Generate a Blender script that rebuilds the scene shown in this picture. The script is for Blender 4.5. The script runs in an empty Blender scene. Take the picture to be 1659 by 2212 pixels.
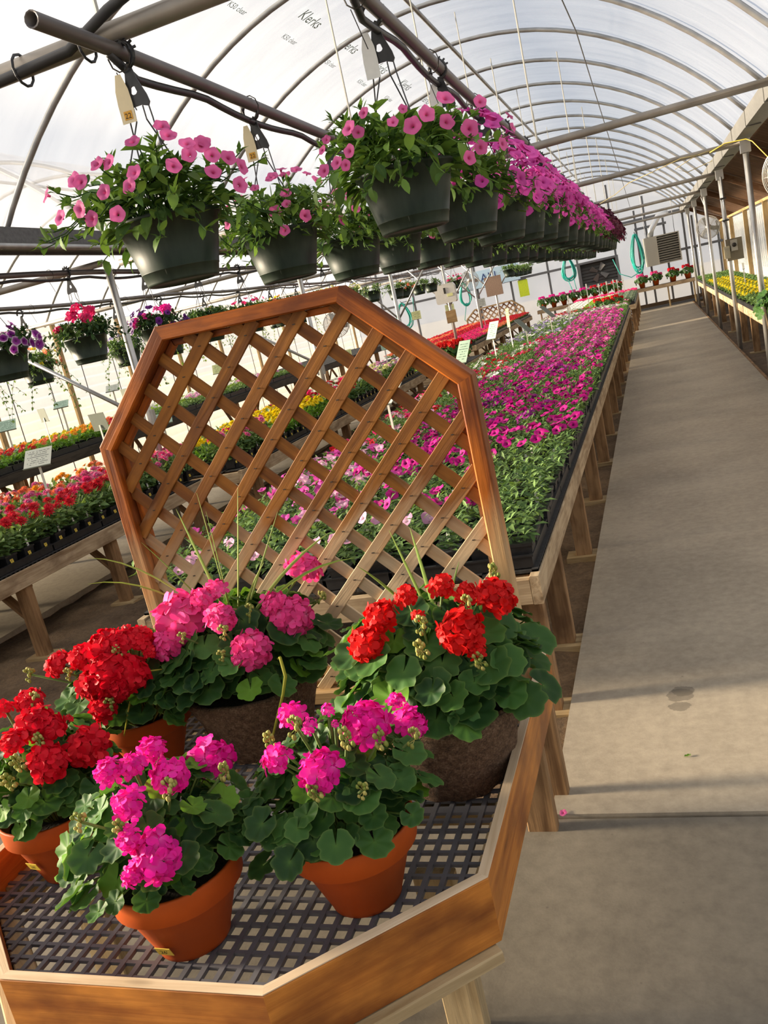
# Greenhouse aisle with potted geraniums, hanging baskets and petunia benches.
import bpy, math, random
import numpy as np
from mathutils import Vector, Matrix, noise

random.seed(7)
rng = random.Random(11)
S = bpy.context.scene
COL = S.collection
PI = math.pi

# ------------------------------------------------------------------ camera
cam_data = bpy.data.cameras.new('camera')
cam = bpy.data.objects.new('camera', cam_data)
COL.objects.link(cam)
cam_data.sensor_fit = 'VERTICAL'
cam_data.sensor_height = 36.0
cam_data.sensor_width = 27.0
cam_data.lens = 36.0 * 1832.93 / 2212.0
cam_data.clip_end = 400
CX = Vector((0.9340, 0.2860, -0.2160))      # camera right in the world
CD = Vector((-0.1350, -0.2780, -0.9510))    # camera down in the world
CF = Vector((-0.3320, 0.9170, -0.2210))     # camera forward in the world
CF.normalize()
CX = (CX - CF * CX.dot(CF)).normalized()
CU = CX.cross(CF).normalized()
cam.matrix_world = Matrix(((CX.x, CU.x, -CF.x, 0.0), (CX.y, CU.y, -CF.y, 0.0),
                           (CX.z, CU.z, -CF.z, 1.575), (0, 0, 0, 1)))
S.camera = cam

# ------------------------------------------------------------------ sky, sun, exposure
world = bpy.data.worlds.new('hazy_sky')
S.world = world
world.use_nodes = True
bg = world.node_tree.nodes['Background']
bg.inputs['Strength'].default_value = 0.72
# hazy sky: an even pale blue, brighter towards the low sun in the west (-X)
_wt = world.node_tree
_tc = _wt.nodes.new('ShaderNodeTexCoord')
_dt = _wt.nodes.new('ShaderNodeVectorMath')
_dt.operation = 'DOT_PRODUCT'
_wt.links.new(_tc.outputs['Generated'], _dt.inputs[0])
_dt.inputs[1].default_value = (-0.977, -0.07, 0.20)
_mr = _wt.nodes.new('ShaderNodeMapRange')
_mr.interpolation_type = 'SMOOTHSTEP'
_mr.inputs['From Min'].default_value = -0.3
_mr.inputs['From Max'].default_value = 1.0
_wt.links.new(_dt.outputs['Value'], _mr.inputs['Value'])
_mx = _wt.nodes.new('ShaderNodeMix')
_mx.data_type = 'RGBA'
_wt.links.new(_mr.outputs[0], _mx.inputs[0])
_mx.inputs[6].default_value = (0.80, 0.88, 1.0, 1)
_mx.inputs[7].default_value = (1.25, 1.29, 1.34, 1)
_wt.links.new(_mx.outputs[2], bg.inputs['Color'])
sun_data = bpy.data.lights.new('sun', 'SUN')
sun_data.energy = 28.0
sun_data.angle = math.radians(9.0)
sun_data.color = (1.0, 0.83, 0.60)
sun = bpy.data.objects.new('sun', sun_data)
COL.objects.link(sun)
sun_dir = Vector((1.0, 0.07, -math.tan(math.radians(12.8))))
sun.rotation_euler = sun_dir.to_track_quat('-Z', 'Y').to_euler()
sun.location = (-14, 2, 8)
S.view_settings.view_transform = 'Standard'
S.view_settings.look = 'None'
S.view_settings.gamma = 1.0
S.view_settings.use_curve_mapping = False
S.view_settings.exposure = 0.0
S.cycles.max_bounces = 6
S.cycles.transparent_max_bounces = 10
S.cycles.transmission_bounces = 8
S.cycles.diffuse_bounces = 3
S.cycles.caustics_reflective = False
S.cycles.caustics_refractive = False

# ------------------------------------------------------------------ materials
class NT:
    def __init__(self, name):
        self.m = bpy.data.materials.new(name)
        self.m.use_nodes = True
        self.t = self.m.node_tree
        for n in list(self.t.nodes):
            self.t.nodes.remove(n)
        self.out = self.t.nodes.new('ShaderNodeOutputMaterial')
    def n(self, typ, props=None, **inp):
        nd = self.t.nodes.new('ShaderNode' + typ)
        for k, v in (props or {}).items():
            setattr(nd, k, v)
        for k, v in inp.items():
            key = int(k[1:]) if k[0] == 'i' and k[1:].isdigit() else k.replace('_', ' ')
            s = nd.inputs[key]
            if isinstance(v, bpy.types.NodeSocket):
                self.t.links.new(v, s)
            else:
                if isinstance(v, (tuple, list)) and len(v) == 3 and s.type == 'RGBA':
                    v = (*v, 1)
                s.default_value = v
        return nd
    def ramp(self, fac, stops, interp='LINEAR'):
        nd = self.t.nodes.new('ShaderNodeValToRGB')
        cr = nd.color_ramp
        cr.interpolation = interp
        while len(cr.elements) < len(stops):
            cr.elements.new(0.5)
        for e, (p, c) in zip(cr.elements, stops):
            e.position = p
            e.color = (*c, 1) if len(c) == 3 else c
        self.t.links.new(fac, nd.inputs[0])
        return nd.outputs[0]
    def mix(self, fac, a, b, mode='MIX'):
        nd = self.t.nodes.new('ShaderNodeMix')
        nd.data_type = 'RGBA'
        nd.blend_type = mode
        for s, v in ((nd.inputs[0], fac), (nd.inputs[6], a), (nd.inputs[7], b)):
            if isinstance(v, bpy.types.NodeSocket):
                self.t.links.new(v, s)
            else:
                s.default_value = (*v, 1) if isinstance(v, (tuple, list)) and len(v) == 3 else v
        return nd.outputs[2]
    def math(self, op, a, b=0.0):
        nd = self.n('Math', {'operation': op}, i0=a, i1=b)
        return nd.outputs[0]
    def surf(self, sock):
        self.t.links.new(sock, self.out.inputs[0])
        return self.m
    def bump(self, h, strength=0.3, dist=0.01):
        return self.n('Bump', None, Strength=strength, Distance=dist, Height=h).outputs[0]

def plain(name, col, rough=0.5, metal=0.0, bump=0.0, scale=40, var=0.0, spec=0.5):
    t = NT(name)
    c = t.n('TexCoord').outputs['Object']
    no = t.n('TexNoise', None, Vector=c, Scale=scale, Detail=4.0).outputs[0]
    v = max(var, 0.04)
    colr = t.ramp(no, [(0.3, tuple(x * (1 - v) for x in col)), (0.7, tuple(min(1, x * (1 + v)) for x in col))])
    kw = dict(Base_Color=colr, Roughness=rough, Metallic=metal)
    p = t.n('BsdfPrincipled', None, **kw)
    p.inputs['Specular IOR Level'].default_value = spec
    if bump:
        t.t.links.new(t.bump(no, bump), p.inputs['Normal'])
    return t.surf(p.outputs[0])

def wood(name, light, dark, burn=None, burn_amt=0.0, rough=0.6, fade=None, grain=1.0):
    """board along local X; light/dark grain, optional darker stain blotches, optional pale foot (fade = colour)."""
    t = NT(name)
    oc = t.n('TexCoord').outputs['Object']
    r = t.n('ObjectInfo').outputs['Random']
    off = t.n('CombineXYZ', None, X=t.math('MULTIPLY', r, 31.0), Y=t.math('MULTIPLY', r, 17.0), Z=t.math('MULTIPLY', r, 7.0)).outputs[0]
    v = t.n('VectorMath', {'operation': 'ADD'}, i0=oc, i1=off).outputs[0]
    m1 = t.n('Mapping', None, Vector=v, Scale=(2.2 * grain, 42 * grain, 42 * grain)).outputs[0]
    g1 = t.n('TexNoise', None, Vector=m1, Scale=1.0, Detail=6.0, Roughness=0.62, Distortion=0.6).outputs[0]
    m2 = t.n('Mapping', None, Vector=v, Scale=(3.0, 11.0, 11.0)).outputs[0]
    g2 = t.n('TexNoise', None, Vector=m2, Scale=1.0, Detail=3.0, Distortion=1.2).outputs[0]
    gm = t.math('ADD', t.math('MULTIPLY', g1, 0.6), t.math('MULTIPLY', g2, 0.4))
    c = t.ramp(gm, [(0.36, dark), (0.58, light)])
    # knots
    m3 = t.n('Mapping', None, Vector=v, Scale=(3.1, 14.0, 14.0)).outputs[0]
    k = t.n('TexVoronoi', None, Vector=m3, Scale=1.0).outputs['Distance']
    kf = t.ramp(k, [(0.05, (1, 1, 1)), (0.13, (0, 0, 0))])
    c = t.mix(t.math('MULTIPLY', kf, 0.55), c, tuple(x * 0.35 for x in dark))
    if burn:
        bn = t.n('TexNoise', None, Vector=t.n('Mapping', None, Vector=v, Scale=(5.0, 9.0, 9.0)).outputs[0], Scale=1.0, Detail=4.0).outputs[0]
        bf = t.ramp(bn, [(0.5 - 0.12 * burn_amt, (0, 0, 0)), (0.72 - 0.1 * burn_amt, (1, 1, 1))])
        c = t.mix(t.math('MULTIPLY', bf, 0.75), c, burn)
    if fade:
        pz = t.n('SeparateXYZ', None, Vector=t.n('NewGeometry').outputs['Position']).outputs[2]
        h = t.math('ADD', pz, t.math('MULTIPLY', t.math('SUBTRACT', g2, 0.5), 0.45))
        mr = t.n('MapRange', None, Value=h)
        mr.inputs['From Min'].default_value = 0.78
        mr.inputs['From Max'].default_value = 1.12
        c = t.mix(mr.outputs[0], t.ramp(gm, [(0.33, tuple(x * 0.72 for x in fade)), (0.62, fade)]), c)
    p = t.n('BsdfPrincipled', None, Base_Color=c, Roughness=rough, Normal=t.bump(g1, 0.35, 0.004))
    p.inputs['Specular IOR Level'].default_value = 0.25
    return t.surf(p.outputs[0])

def leafy(name, dark, light, vein=None, trans=0.3, rough=0.55, edge=None):
    t = NT(name)
    at = t.n('Attribute', {'attribute_name': 'rnd'}).outputs['Fac']
    rad = t.n('Attribute', {'attribute_name': 'rad'}).outputs['Fac']
    r = t.n('ObjectInfo').outputs['Random']
    f = t.math('FRACT', t.math('ADD', at, t.math('MULTIPLY', r, 3.7)))
    c = t.ramp(f, [(0.0, dark), (0.75, light), (1.0, tuple(min(1, x * 1.25) for x in light))])
    if vein:
        c = t.mix(t.math('MULTIPLY', t.math('POWER', t.math('SUBTRACT', 1.0, rad), 5.0), 0.6), c, vein)
    if edge:
        c = t.mix(t.math('MULTIPLY', t.math('POWER', rad, 14.0), 0.35), c, edge)
    p = t.n('BsdfPrincipled', None, Base_Color=c, Roughness=rough)
    p.inputs['Specular IOR Level'].default_value = 0.22
    tc = t.mix(1.0, c, (0.95, 1.0, 0.35), 'MULTIPLY')
    tr = t.n('BsdfTranslucent', None, Color=t.n('Gamma', None, Color=tc, Gamma=0.8).outputs[0])
    mx = t.n('MixShader', None, i0=trans, i1=p.outputs[0], i2=tr.outputs[0])
    return t.surf(mx.outputs[0])

def petal(name, col, throat=None, edge=None, trans=0.35, k=4.0):
    t = NT(name)
    at = t.n('Attribute', {'attribute_name': 'rnd'}).outputs['Fac']
    rad = t.n('Attribute', {'attribute_name': 'rad'}).outputs['Fac']
    r = t.n('ObjectInfo').outputs['Random']
    f = t.math('FRACT', t.math('ADD', at, r))
    c = t.ramp(f, [(0.0, tuple(x * 0.72 for x in col)), (0.5, col), (1.0, tuple(min(1, x * 1.12 + 0.02) for x in col))])
    if throat:
        c = t.mix(t.math('POWER', t.math('SUBTRACT', 1.0, rad), k), c, throat)
    if edge:
        c = t.mix(t.math('POWER', rad, 6.0), c, edge)
    p = t.n('BsdfPrincipled', None, Base_Color=c, Roughness=0.55)
    p.inputs['Specular IOR Level'].default_value = 0.2
    tr = t.n('BsdfTranslucent', None, Color=c)
    mx = t.n('MixShader', None, i0=trans, i1=p.outputs[0], i2=tr.outputs[0])
    return t.surf(mx.outputs[0])

def film(name, transp, transl, col=(0.93, 0.94, 0.96), bump=0.4, bands=0.0):
    t = NT(name)
    oc = t.n('TexCoord').outputs['Object']
    mp = t.n('Mapping', None, Vector=oc, Scale=(0.6, 2.6, 0.6)).outputs[0]
    no = t.n('TexNoise', None, Vector=mp, Scale=1.6, Detail=4.0, Distortion=0.8).outputs[0]
    st = t.n('TexNoise', None, Vector=t.n('Mapping', None, Vector=oc, Scale=(0.7, 9.0, 0.7)).outputs[0], Scale=1.0, Detail=2.0).outputs[0]
    nb = t.bump(t.math('ADD', no, t.math('MULTIPLY', st, 0.4)), bump, 0.05)
    c = t.ramp(no, [(0.3, tuple(x * 0.93 for x in col)), (0.7, col)])
    tl = t.n('BsdfTranslucent', None, Color=c, Normal=nb)
    df = t.n('BsdfPrincipled', None, Base_Color=c, Roughness=0.25, Normal=nb)
    fold = t.math('ADD', t.math('MULTIPLY', no, 0.6), t.math('MULTIPLY', st, 0.4))
    tp = t.n('BsdfTransparent', None, Color=t.ramp(fold, [(0.36, (0.84, 0.86, 0.90)), (0.62, (0.98, 0.985, 1.0))]))
    if bands:    # lapped strips: double thickness along each overlap
        z = t.n('SeparateXYZ', None, Vector=oc).outputs[2]
        w = t.math('ADD', z, t.math('MULTIPLY', t.math('SUBTRACT', no, 0.5), 0.03))
        fb = t.math('FRACT', t.math('DIVIDE', w, bands))
        lap = t.ramp(fb, [(0.0, (1, 1, 1)), (0.10, (1, 1, 1)), (0.2, (0.66, 0.64, 0.60)), (0.95, (0.86, 0.85, 0.83)), (1.0, (1, 1, 1))])
        tp.inputs['Color'].default_value = (0.9, 0.9, 0.9, 1)
        t.t.links.new(lap, tp.inputs['Color'])
    a = t.n('MixShader', None, i0=transl / (1 - transp), i1=df.outputs[0], i2=tl.outputs[0])
    b = t.n('MixShader', None, i0=transp, i1=a.outputs[0], i2=tp.outputs[0])
    return t.surf(b.outputs[0])

def concrete(name, base, dark, stain=True):
    t = NT(name)
    pos = t.n('NewGeometry').outputs['Position']
    n1 = t.n('TexNoise', None, Vector=pos, Scale=1.3, Detail=8.0, Roughness=0.6).outputs[0]
    n2 = t.n('TexNoise', None, Vector=pos, Scale=22.0, Detail=5.0, Roughness=0.7).outputs[0]
    n3 = t.n('TexNoise', None, Vector=pos, Scale=160.0, Detail=2.0).outputs[0]
    f = t.math('ADD', t.math('MULTIPLY', n1, 0.55), t.math('MULTIPLY', n2, 0.45))
    c = t.ramp(f, [(0.38, dark), (0.60, base)])
    sp = t.n('TexVoronoi', None, Vector=pos, Scale=9.0).outputs['Distance']
    c = t.mix(t.ramp(sp, [(0.02, (0.5, 0.5, 0.5)), (0.045, (0, 0, 0))]), c, (0.07, 0.06, 0.05))
    if stain:   # two round water marks near the front of the aisle
        for (sx, sy, sr) in ((-0.112, 3.005, 0.052), (-0.116, 2.918, 0.037), (-0.100, 3.035, 0.042)):
            d = t.n('VectorMath', {'operation': 'DISTANCE'}, i0=pos, i1=(sx, sy, 0.0)).outputs['Value']
            d = t.math('ADD', d, t.math('MULTIPLY', t.math('SUBTRACT', n2, 0.5), 0.04))
            c = t.mix(t.ramp(t.math('DIVIDE', d, sr * 2), [(0.46, (0.55, 0.55, 0.55)), (0.5, (0, 0, 0))]), c, tuple(x * 0.4 for x in dark))
    p = t.n('BsdfPrincipled', None, Base_Color=c, Roughness=0.85, Normal=t.bump(t.math('ADD', n2, n3), 0.10, 0.003))
    return t.surf(p.outputs[0])

def soil(name, a, b):
    t = NT(name)
    pos = t.n('NewGeometry').outputs['Position']
    n1 = t.n('TexNoise', None, Vector=pos, Scale=5.0, Detail=10.0, Roughness=0.7).outputs[0]
    n2 = t.n('TexNoise', None, Vector=pos, Scale=45.0, Detail=6.0, Roughness=0.75).outputs[0]
    v = t.n('TexVoronoi', None, Vector=pos, Scale=36.0).outputs['Distance']
    c = t.ramp(t.math('ADD', t.math('MULTIPLY', n1, 0.5), t.math('MULTIPLY', n2, 0.5)), [(0.35, a), (0.62, b)])
    c = t.mix(t.ramp(v, [(0.06, (0.8, 0.8, 0.8)), (0.12, (0, 0, 0))]), c, (0.30, 0.24, 0.17))
    p = t.n('BsdfPrincipled', None, Base_Color=c, Roughness=0.95, Normal=t.bump(t.math('ADD', n1, n2), 0.9, 0.03))
    return t.surf(p.outputs[0])

def fibre(name):
    t = NT(name)
    oc = t.n('TexCoord').outputs['Object']
    n1 = t.n('TexNoise', None, Vector=oc, Scale=70.0, Detail=6.0, Roughness=0.75).outputs[0]
    n2 = t.n('TexNoise', None, Vector=oc, Scale=230.0, Detail=3.0).outputs[0]
    f = t.math('ADD', t.math('MULTIPLY', n1, 0.6), t.math('MULTIPLY', n2, 0.4))
    c = t.ramp(f, [(0.34, (0.035, 0.018, 0.010)), (0.52, (0.17, 0.095, 0.05)), (0.7, (0.36, 0.24, 0.15))])
    p = t.n('BsdfPrincipled', None, Base_Color=c, Roughness=0.95, Normal=t.bump(f, 1.0, 0.012))
    return t.surf(p.outputs[0])

def greenpot(name):
    t = NT(name)
    oc = t.n('TexCoord').outputs['Object']
    n1 = t.n('TexNoise', None, Vector=t.n('Mapping', None, Vector=oc, Scale=(30, 30, 5)).outputs[0], Scale=1.0, Detail=5.0).outputs[0]
    dr = t.n('TexNoise', None, Vector=t.n('Mapping', None, Vector=oc, Scale=(70, 70, 6)).outputs[0], Scale=1.0, Detail=1.0).outputs[0]
    c = t.ramp(n1, [(0.3, (0.010, 0.022, 0.014)), (0.75, (0.028, 0.045, 0.030))])
    c = t.mix(t.ramp(dr, [(0.74, (0, 0, 0)), (0.78, (0.5, 0.5, 0.5))]), c, (0.22, 0.24, 0.2))
    p = t.n('BsdfPrincipled', None, Base_Color=c, Roughness=0.5)
    p.inputs['Specular IOR Level'].default_value = 0.3
    return t.surf(p.outputs[0])

def printed(name, paper, ink, lines=9.0, rough=0.5):
    """card with rows of small unreadable print: flat ink only. Local X across, local Y up, unit square."""
    t = NT(name)
    uv = t.n('TexCoord').outputs['Generated']
    s = t.n('SeparateXYZ', None, Vector=uv)
    y = t.math('MULTIPLY', s.outputs[1], lines)
    row = t.math('FLOOR', y)
    fr = t.math('FRACT', y)
    nv = t.n('CombineXYZ', None, X=t.math('MULTIPLY', s.outputs[0], 16.0), Y=t.math('MULTIPLY', row, 5.3), Z=t.n('ObjectInfo').outputs['Random']).outputs[0]
    no = t.n('TexNoise', None, Vector=nv, Scale=1.0, Detail=3.0).outputs[0]
    inrow = t.math('MULTIPLY', t.math('GREATER_THAN', fr, 0.35), t.math('LESS_THAN', fr, 0.72))
    w = t.math('ADD', 0.30, t.math('MULTIPLY', t.math('FRACT', t.math('MULTIPLY', row, 0.37)), 0.12))
    inx = t.math('LESS_THAN', t.math('ABSOLUTE', t.math('SUBTRACT', s.outputs[0], 0.5)), w)
    iny = t.math('MULTIPLY', t.math('GREATER_THAN', s.outputs[1], 0.12), t.math('LESS_THAN', s.outputs[1], 0.9))
    m = t.math('MULTIPLY', t.math('MULTIPLY', inrow, inx), t.math('MULTIPLY', iny, t.math('GREATER_THAN', no, 0.46)))
    c = t.mix(t.math('MULTIPLY', m, 0.8), paper, ink)
    p = t.n('BsdfPrincipled', None, Base_Color=c, Roughness=rough)
    return t.surf(p.outputs[0])

MAT = {}
MAT['stained'] = wood('stained_cedar', (0.46, 0.125, 0.012), (0.12, 0.024, 0.004), burn=(0.075, 0.016, 0.005), burn_amt=0.9, rough=0.5, fade=(0.66, 0.44, 0.22))
MAT['slat'] = wood('lattice_cedar', (0.30, 0.118, 0.020), (0.115, 0.038, 0.007), burn=(0.13, 0.045, 0.014), burn_amt=0.2, rough=0.6, fade=(0.78, 0.58, 0.36))
MAT['tray_wood'] = wood('tray_stained_board', (0.62, 0.235, 0.042), (0.34, 0.105, 0.018), burn=(0.13, 0.035, 0.010), burn_amt=0.6, rough=0.5)
MAT['raw_edge'] = wood('raw_cut_edge', (0.70, 0.54, 0.37), (0.50, 0.36, 0.22), rough=0.7)
MAT['weathered'] = wood('weathered_board', (0.52, 0.40, 0.26), (0.27, 0.18, 0.10), burn=(0.16, 0.10, 0.055), burn_amt=0.0, rough=0.8)
MAT['leg_wood'] = wood('leg_board', (0.36, 0.215, 0.105), (0.16, 0.085, 0.038), burn=(0.10, 0.05, 0.022), burn_amt=0.3, rough=0.75)
MAT['pale_leg'] = wood('pale_leg_board', (0.48, 0.36, 0.20), (0.28, 0.19, 0.09), rough=0.75)
MAT['roof_board'] = wood('roof_board', (0.17, 0.088, 0.045), (0.075, 0.036, 0.018), burn=(0.3, 0.21, 0.14), burn_amt=-0.5, rough=0.8)
MAT['stud_wood'] = wood('stud_board', (0.52, 0.36, 0.17), (0.30, 0.19, 0.08), rough=0.7)
MAT['terracotta'] = plain('terracotta_plastic', (0.45, 0.078, 0.009), 0.6, var=0.07, scale=18, spec=0.22)
MAT['fibre'] = fibre('pressed_fibre')
MAT['green_pot'] = greenpot('dark_green_plastic')
MAT['black_plastic'] = plain('black_plastic', (0.014, 0.015, 0.018), 0.38, var=0.3)
MAT['black_matte'] = plain('black_matte', (0.02, 0.02, 0.022), 0.75, var=0.3, bump=0.3)
MAT['grid'] = plain('grey_plastic_grid', (0.11, 0.11, 0.125), 0.5, var=0.22, scale=14, bump=0.15)
MAT['potting_soil'] = plain('potting_soil', (0.028, 0.018, 0.012), 0.95, var=0.5, scale=120, bump=0.8)
MAT['steel'] = plain('galvanised_steel', (0.36, 0.36, 0.355), 0.42, 0.65, var=0.18, scale=9)
MAT['post_steel'] = plain('galvanised_post', (0.55, 0.54, 0.51), 0.36, 0.7, var=0.15, scale=7)
MAT['white_gutter'] = plain('painted_gutter', (0.175, 0.17, 0.155), 0.5, 0.3, var=0.15)
MAT['gutter_dark'] = plain('dark_gutter', (0.10, 0.10, 0.10), 0.6, 0.2, var=0.2)
MAT['dark_base'] = wood('dark_base_board', (0.12, 0.08, 0.045), (0.05, 0.03, 0.018))
MAT['black_wood'] = wood('dark_shelf_board', (0.06, 0.05, 0.04), (0.02, 0.017, 0.014))
MAT['louvre_dark'] = plain('louvre_dark', (0.075, 0.07, 0.065), 0.6, 0.2)
MAT['fan_dark'] = plain('fan_dark', (0.16, 0.15, 0.14), 0.5, 0.2)
MAT['dark_steel'] = plain('grey_steel_frame', (0.13, 0.135, 0.15), 0.5, 0.4, var=0.2)
MAT['brown_pipe'] = plain('dull_pipe', (0.30, 0.27, 0.235), 0.45, 0.5, var=0.2, scale=6)
MAT['rail_pipe'] = plain('dark_rail_pipe', (0.13, 0.115, 0.11), 0.45, 0.4, var=0.2, scale=6)
MAT['wire'] = plain('dark_wire', (0.10, 0.10, 0.10), 0.45, 0.5)
MAT['pale_wire'] = plain('pale_rod', (0.42, 0.41, 0.36), 0.45, 0.6)
MAT['hose_black'] = plain('black_drip_hose', (0.022, 0.022, 0.025), 0.45)
MAT['aqua'] = plain('aqua_hose', (0.02, 0.42, 0.34), 0.35)
MAT['white_plastic'] = plain('white_plastic', (0.72, 0.70, 0.64), 0.4)
MAT['cream'] = plain('cream_card', (0.80, 0.68, 0.44), 0.6)
MAT['white_card'] = plain('white_card', (0.78, 0.78, 0.76), 0.5)
MAT['yellow_label'] = plain('yellow_label', (0.78, 0.56, 0.06), 0.45)
MAT['orange_label'] = plain('orange_label', (0.72, 0.36, 0.03), 0.45)
MAT['ink'] = plain('dark_ink', (0.02, 0.016, 0.012), 0.6)
MAT['film_ink'] = plain('faded_green_ink', (0.28, 0.40, 0.37), 0.6)
MAT['blue_ink'] = plain('navy_ink', (0.02, 0.05, 0.20), 0.5)
MAT['banner'] = plain('pale_blue_banner', (0.50, 0.70, 0.88), 0.5)
MAT['lime_card'] = plain('lime_card', (0.55, 0.70, 0.03), 0.5, var=0.1)
MAT['brown_sack'] = plain('brown_paper', (0.32, 0.22, 0.16), 0.8, var=0.15)
MAT['heater'] = plain('heater_enamel', (0.46, 0.43, 0.36), 0.45, 0.1)
MAT['heater_dark'] = plain('heater_inside', (0.035, 0.028, 0.022), 0.7)
MAT['slat_metal'] = plain('louvre_metal', (0.50, 0.47, 0.40), 0.4, 0.4)
MAT['duct'] = plain('duct_metal', (0.6, 0.6, 0.6), 0.3, 0.8)
MAT['beige_box'] = plain('beige_box', (0.52, 0.46, 0.30), 0.5)
MAT['box_dark'] = plain('bronze_box', (0.26, 0.22, 0.15), 0.45, 0.3)
MAT['fan_wire'] = plain('fan_guard_wire', (0.52, 0.50, 0.45), 0.4, 0.4)
MAT['fan_blade'] = plain('fan_blade', (0.42, 0.41, 0.38), 0.4, 0.3)
MAT['yellow_cord'] = plain('yellow_cord', (0.65, 0.48, 0.06), 0.5)
MAT['dull_cord'] = plain('dull_yellow_cord', (0.42, 0.34, 0.14), 0.6)
MAT['sign_green'] = printed('green_print_sign', (0.44, 0.60, 0.46), (0.05, 0.12, 0.07))
MAT['sign_pale'] = printed('pale_print_sign', (0.66, 0.68, 0.58), (0.08, 0.09, 0.08), 10.0)
MAT['sign_yellow'] = printed('yellow_print_sign', (0.74, 0.76, 0.34), (0.10, 0.14, 0.05))
MAT['sign_back'] = plain('sign_back', (0.19, 0.22, 0.18), 0.5)
MAT['stake'] = plain('white_stake', (0.70, 0.69, 0.62), 0.45)
MAT['concrete'] = concrete('aisle_concrete', (0.43, 0.365, 0.275), (0.295, 0.248, 0.186))
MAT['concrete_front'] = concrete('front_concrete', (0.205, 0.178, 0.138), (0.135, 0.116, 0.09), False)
MAT['soil'] = soil('bare_soil', (0.075, 0.045, 0.024), (0.25, 0.16, 0.088))
MAT['gravel'] = soil('outside_gravel', (0.36, 0.33, 0.28), (0.52, 0.48, 0.42))
MAT['film'] = film('roof_film', 0.72, 0.10)
MAT['wall_film'] = film('wall_film', 0.5, 0.06, (0.97, 0.95, 0.92), 0.25, 0.165)
MAT['end_film'] = film('end_wall_film', 0.22, 0.55, (0.95, 0.96, 0.98), 0.2)
MAT['fibreglass'] = film('corrugated_fibreglass', 0.34, 0.40, (0.95, 0.94, 0.88), 0.2)
# plants
MAT['geranium_leaf'] = leafy('geranium_leaf', (0.014, 0.050, 0.016), (0.058, 0.150, 0.032), vein=(0.12, 0.25, 0.045), edge=(0.26, 0.38, 0.10))
MAT['geranium_bright'] = leafy('geranium_young_leaf', (0.05, 0.15, 0.015), (0.14, 0.30, 0.03), vein=(0.2, 0.4, 0.05))
MAT['stem'] = leafy('green_stem', (0.10, 0.16, 0.04), (0.17, 0.26, 0.06), trans=0.1)
MAT['bud'] = leafy('green_bud', (0.22, 0.28, 0.05), (0.45, 0.40, 0.12), trans=0.15)
MAT['petunia_leaf'] = leafy('petunia_leaf', (0.022, 0.068, 0.018), (0.150, 0.275, 0.055), vein=(0.18, 0.30, 0.07))
MAT['bench_leaf'] = leafy('bench_leaf', (0.040, 0.095, 0.03), (0.19, 0.31, 0.10), trans=0.25)
MAT['lime_leaf'] = leafy('lime_leaf', (0.10, 0.22, 0.02), (0.32, 0.46, 0.06), trans=0.35)
MAT['silver_leaf'] = leafy('silver_leaf', (0.07, 0.11, 0.08), (0.24, 0.30, 0.22), trans=0.15)
MAT['dark_leaf'] = leafy('dark_leaf', (0.018, 0.045, 0.02), (0.055, 0.12, 0.04), trans=0.2)
MAT['blade'] = leafy('spike_blade', (0.14, 0.24, 0.05), (0.30, 0.40, 0.10), trans=0.3)
MAT['yellow_blade'] = leafy('yellow_blade', (0.42, 0.40, 0.05), (0.55, 0.52, 0.08), trans=0.3)
MAT['burgundy'] = petal('burgundy_petal', (0.10, 0.012, 0.035), trans=0.2)
PC = dict(
    magenta=((0.93, 0.008, 0.38), (0.95, 0.16, 0.55)), red=((0.76, 0.003, 0.022), (0.80, 0.02, 0.04)),
    scarlet=((0.70, 0.004, 0.004), (0.80, 0.02, 0.01)), pink=((0.94, 0.06, 0.31), (0.96, 0.28, 0.52)))
for k, (c, th) in PC.items():
    MAT['g_' + k] = petal('geranium_%s_petal' % k, c, throat=th, trans=0.30, k=3.0)
MAT['p_pink'] = petal('pink_petunia_petal', (0.80, 0.15, 0.41), throat=(0.45, 0.02, 0.12), k=5.0)
MAT['p_orchid'] = petal('orchid_petunia_petal', (0.80, 0.10, 0.50), throat=(0.40, 0.01, 0.2), k=6.0)
MAT['p_magenta'] = petal('magenta_petunia_petal', (0.60, 0.010, 0.28), throat=(0.07, 0.0, 0.05), k=4.0)
MAT['p_purple'] = petal('purple_petunia_petal', (0.38, 0.015, 0.30), throat=(0.05, 0.0, 0.05), k=4.0)
MAT['p_violet'] = petal('violet_petunia_petal', (0.12, 0.015, 0.20), throat=(0.02, 0.0, 0.03))
MAT['p_picotee'] = petal('white_edged_petunia_petal', (0.22, 0.012, 0.25), edge=(0.85, 0.75, 0.85))
MAT['p_lilac'] = petal('lilac_petal', (0.78, 0.38, 0.62), throat=(0.85, 0.7, 0.75))
MAT['p_mauve'] = petal('mauve_petal', (0.42, 0.34, 0.66), throat=(0.7, 0.65, 0.8))
MAT['p_red'] = petal('red_bedding_petal', (0.62, 0.012, 0.03), throat=(0.4, 0.01, 0.01))
MAT['p_coral'] = petal('coral_petal', (0.85, 0.20, 0.09), throat=(0.9, 0.45, 0.25))
MAT['p_orange'] = petal('orange_petal', (0.88, 0.36, 0.015), throat=(0.7, 0.3, 0.02))
MAT['p_yellow'] = petal('yellow_petal', (0.88, 0.70, 0.01), throat=(0.8, 0.5, 0.02))
MAT['p_cream'] = petal('cream_petal', (0.80, 0.78, 0.40), throat=(0.6, 0.55, 0.1))
MAT['p_white'] = petal('white_petal', (0.82, 0.82, 0.80), throat=(0.7, 0.75, 0.6))
MAT['p_hot'] = petal('hot_pink_petal', (0.85, 0.03, 0.20), throat=(0.6, 0.01, 0.06))
MAT['p_twotone'] = petal('white_tipped_dahlia_petal', (0.70, 0.05, 0.25), edge=(0.85, 0.6, 0.75))

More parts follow.
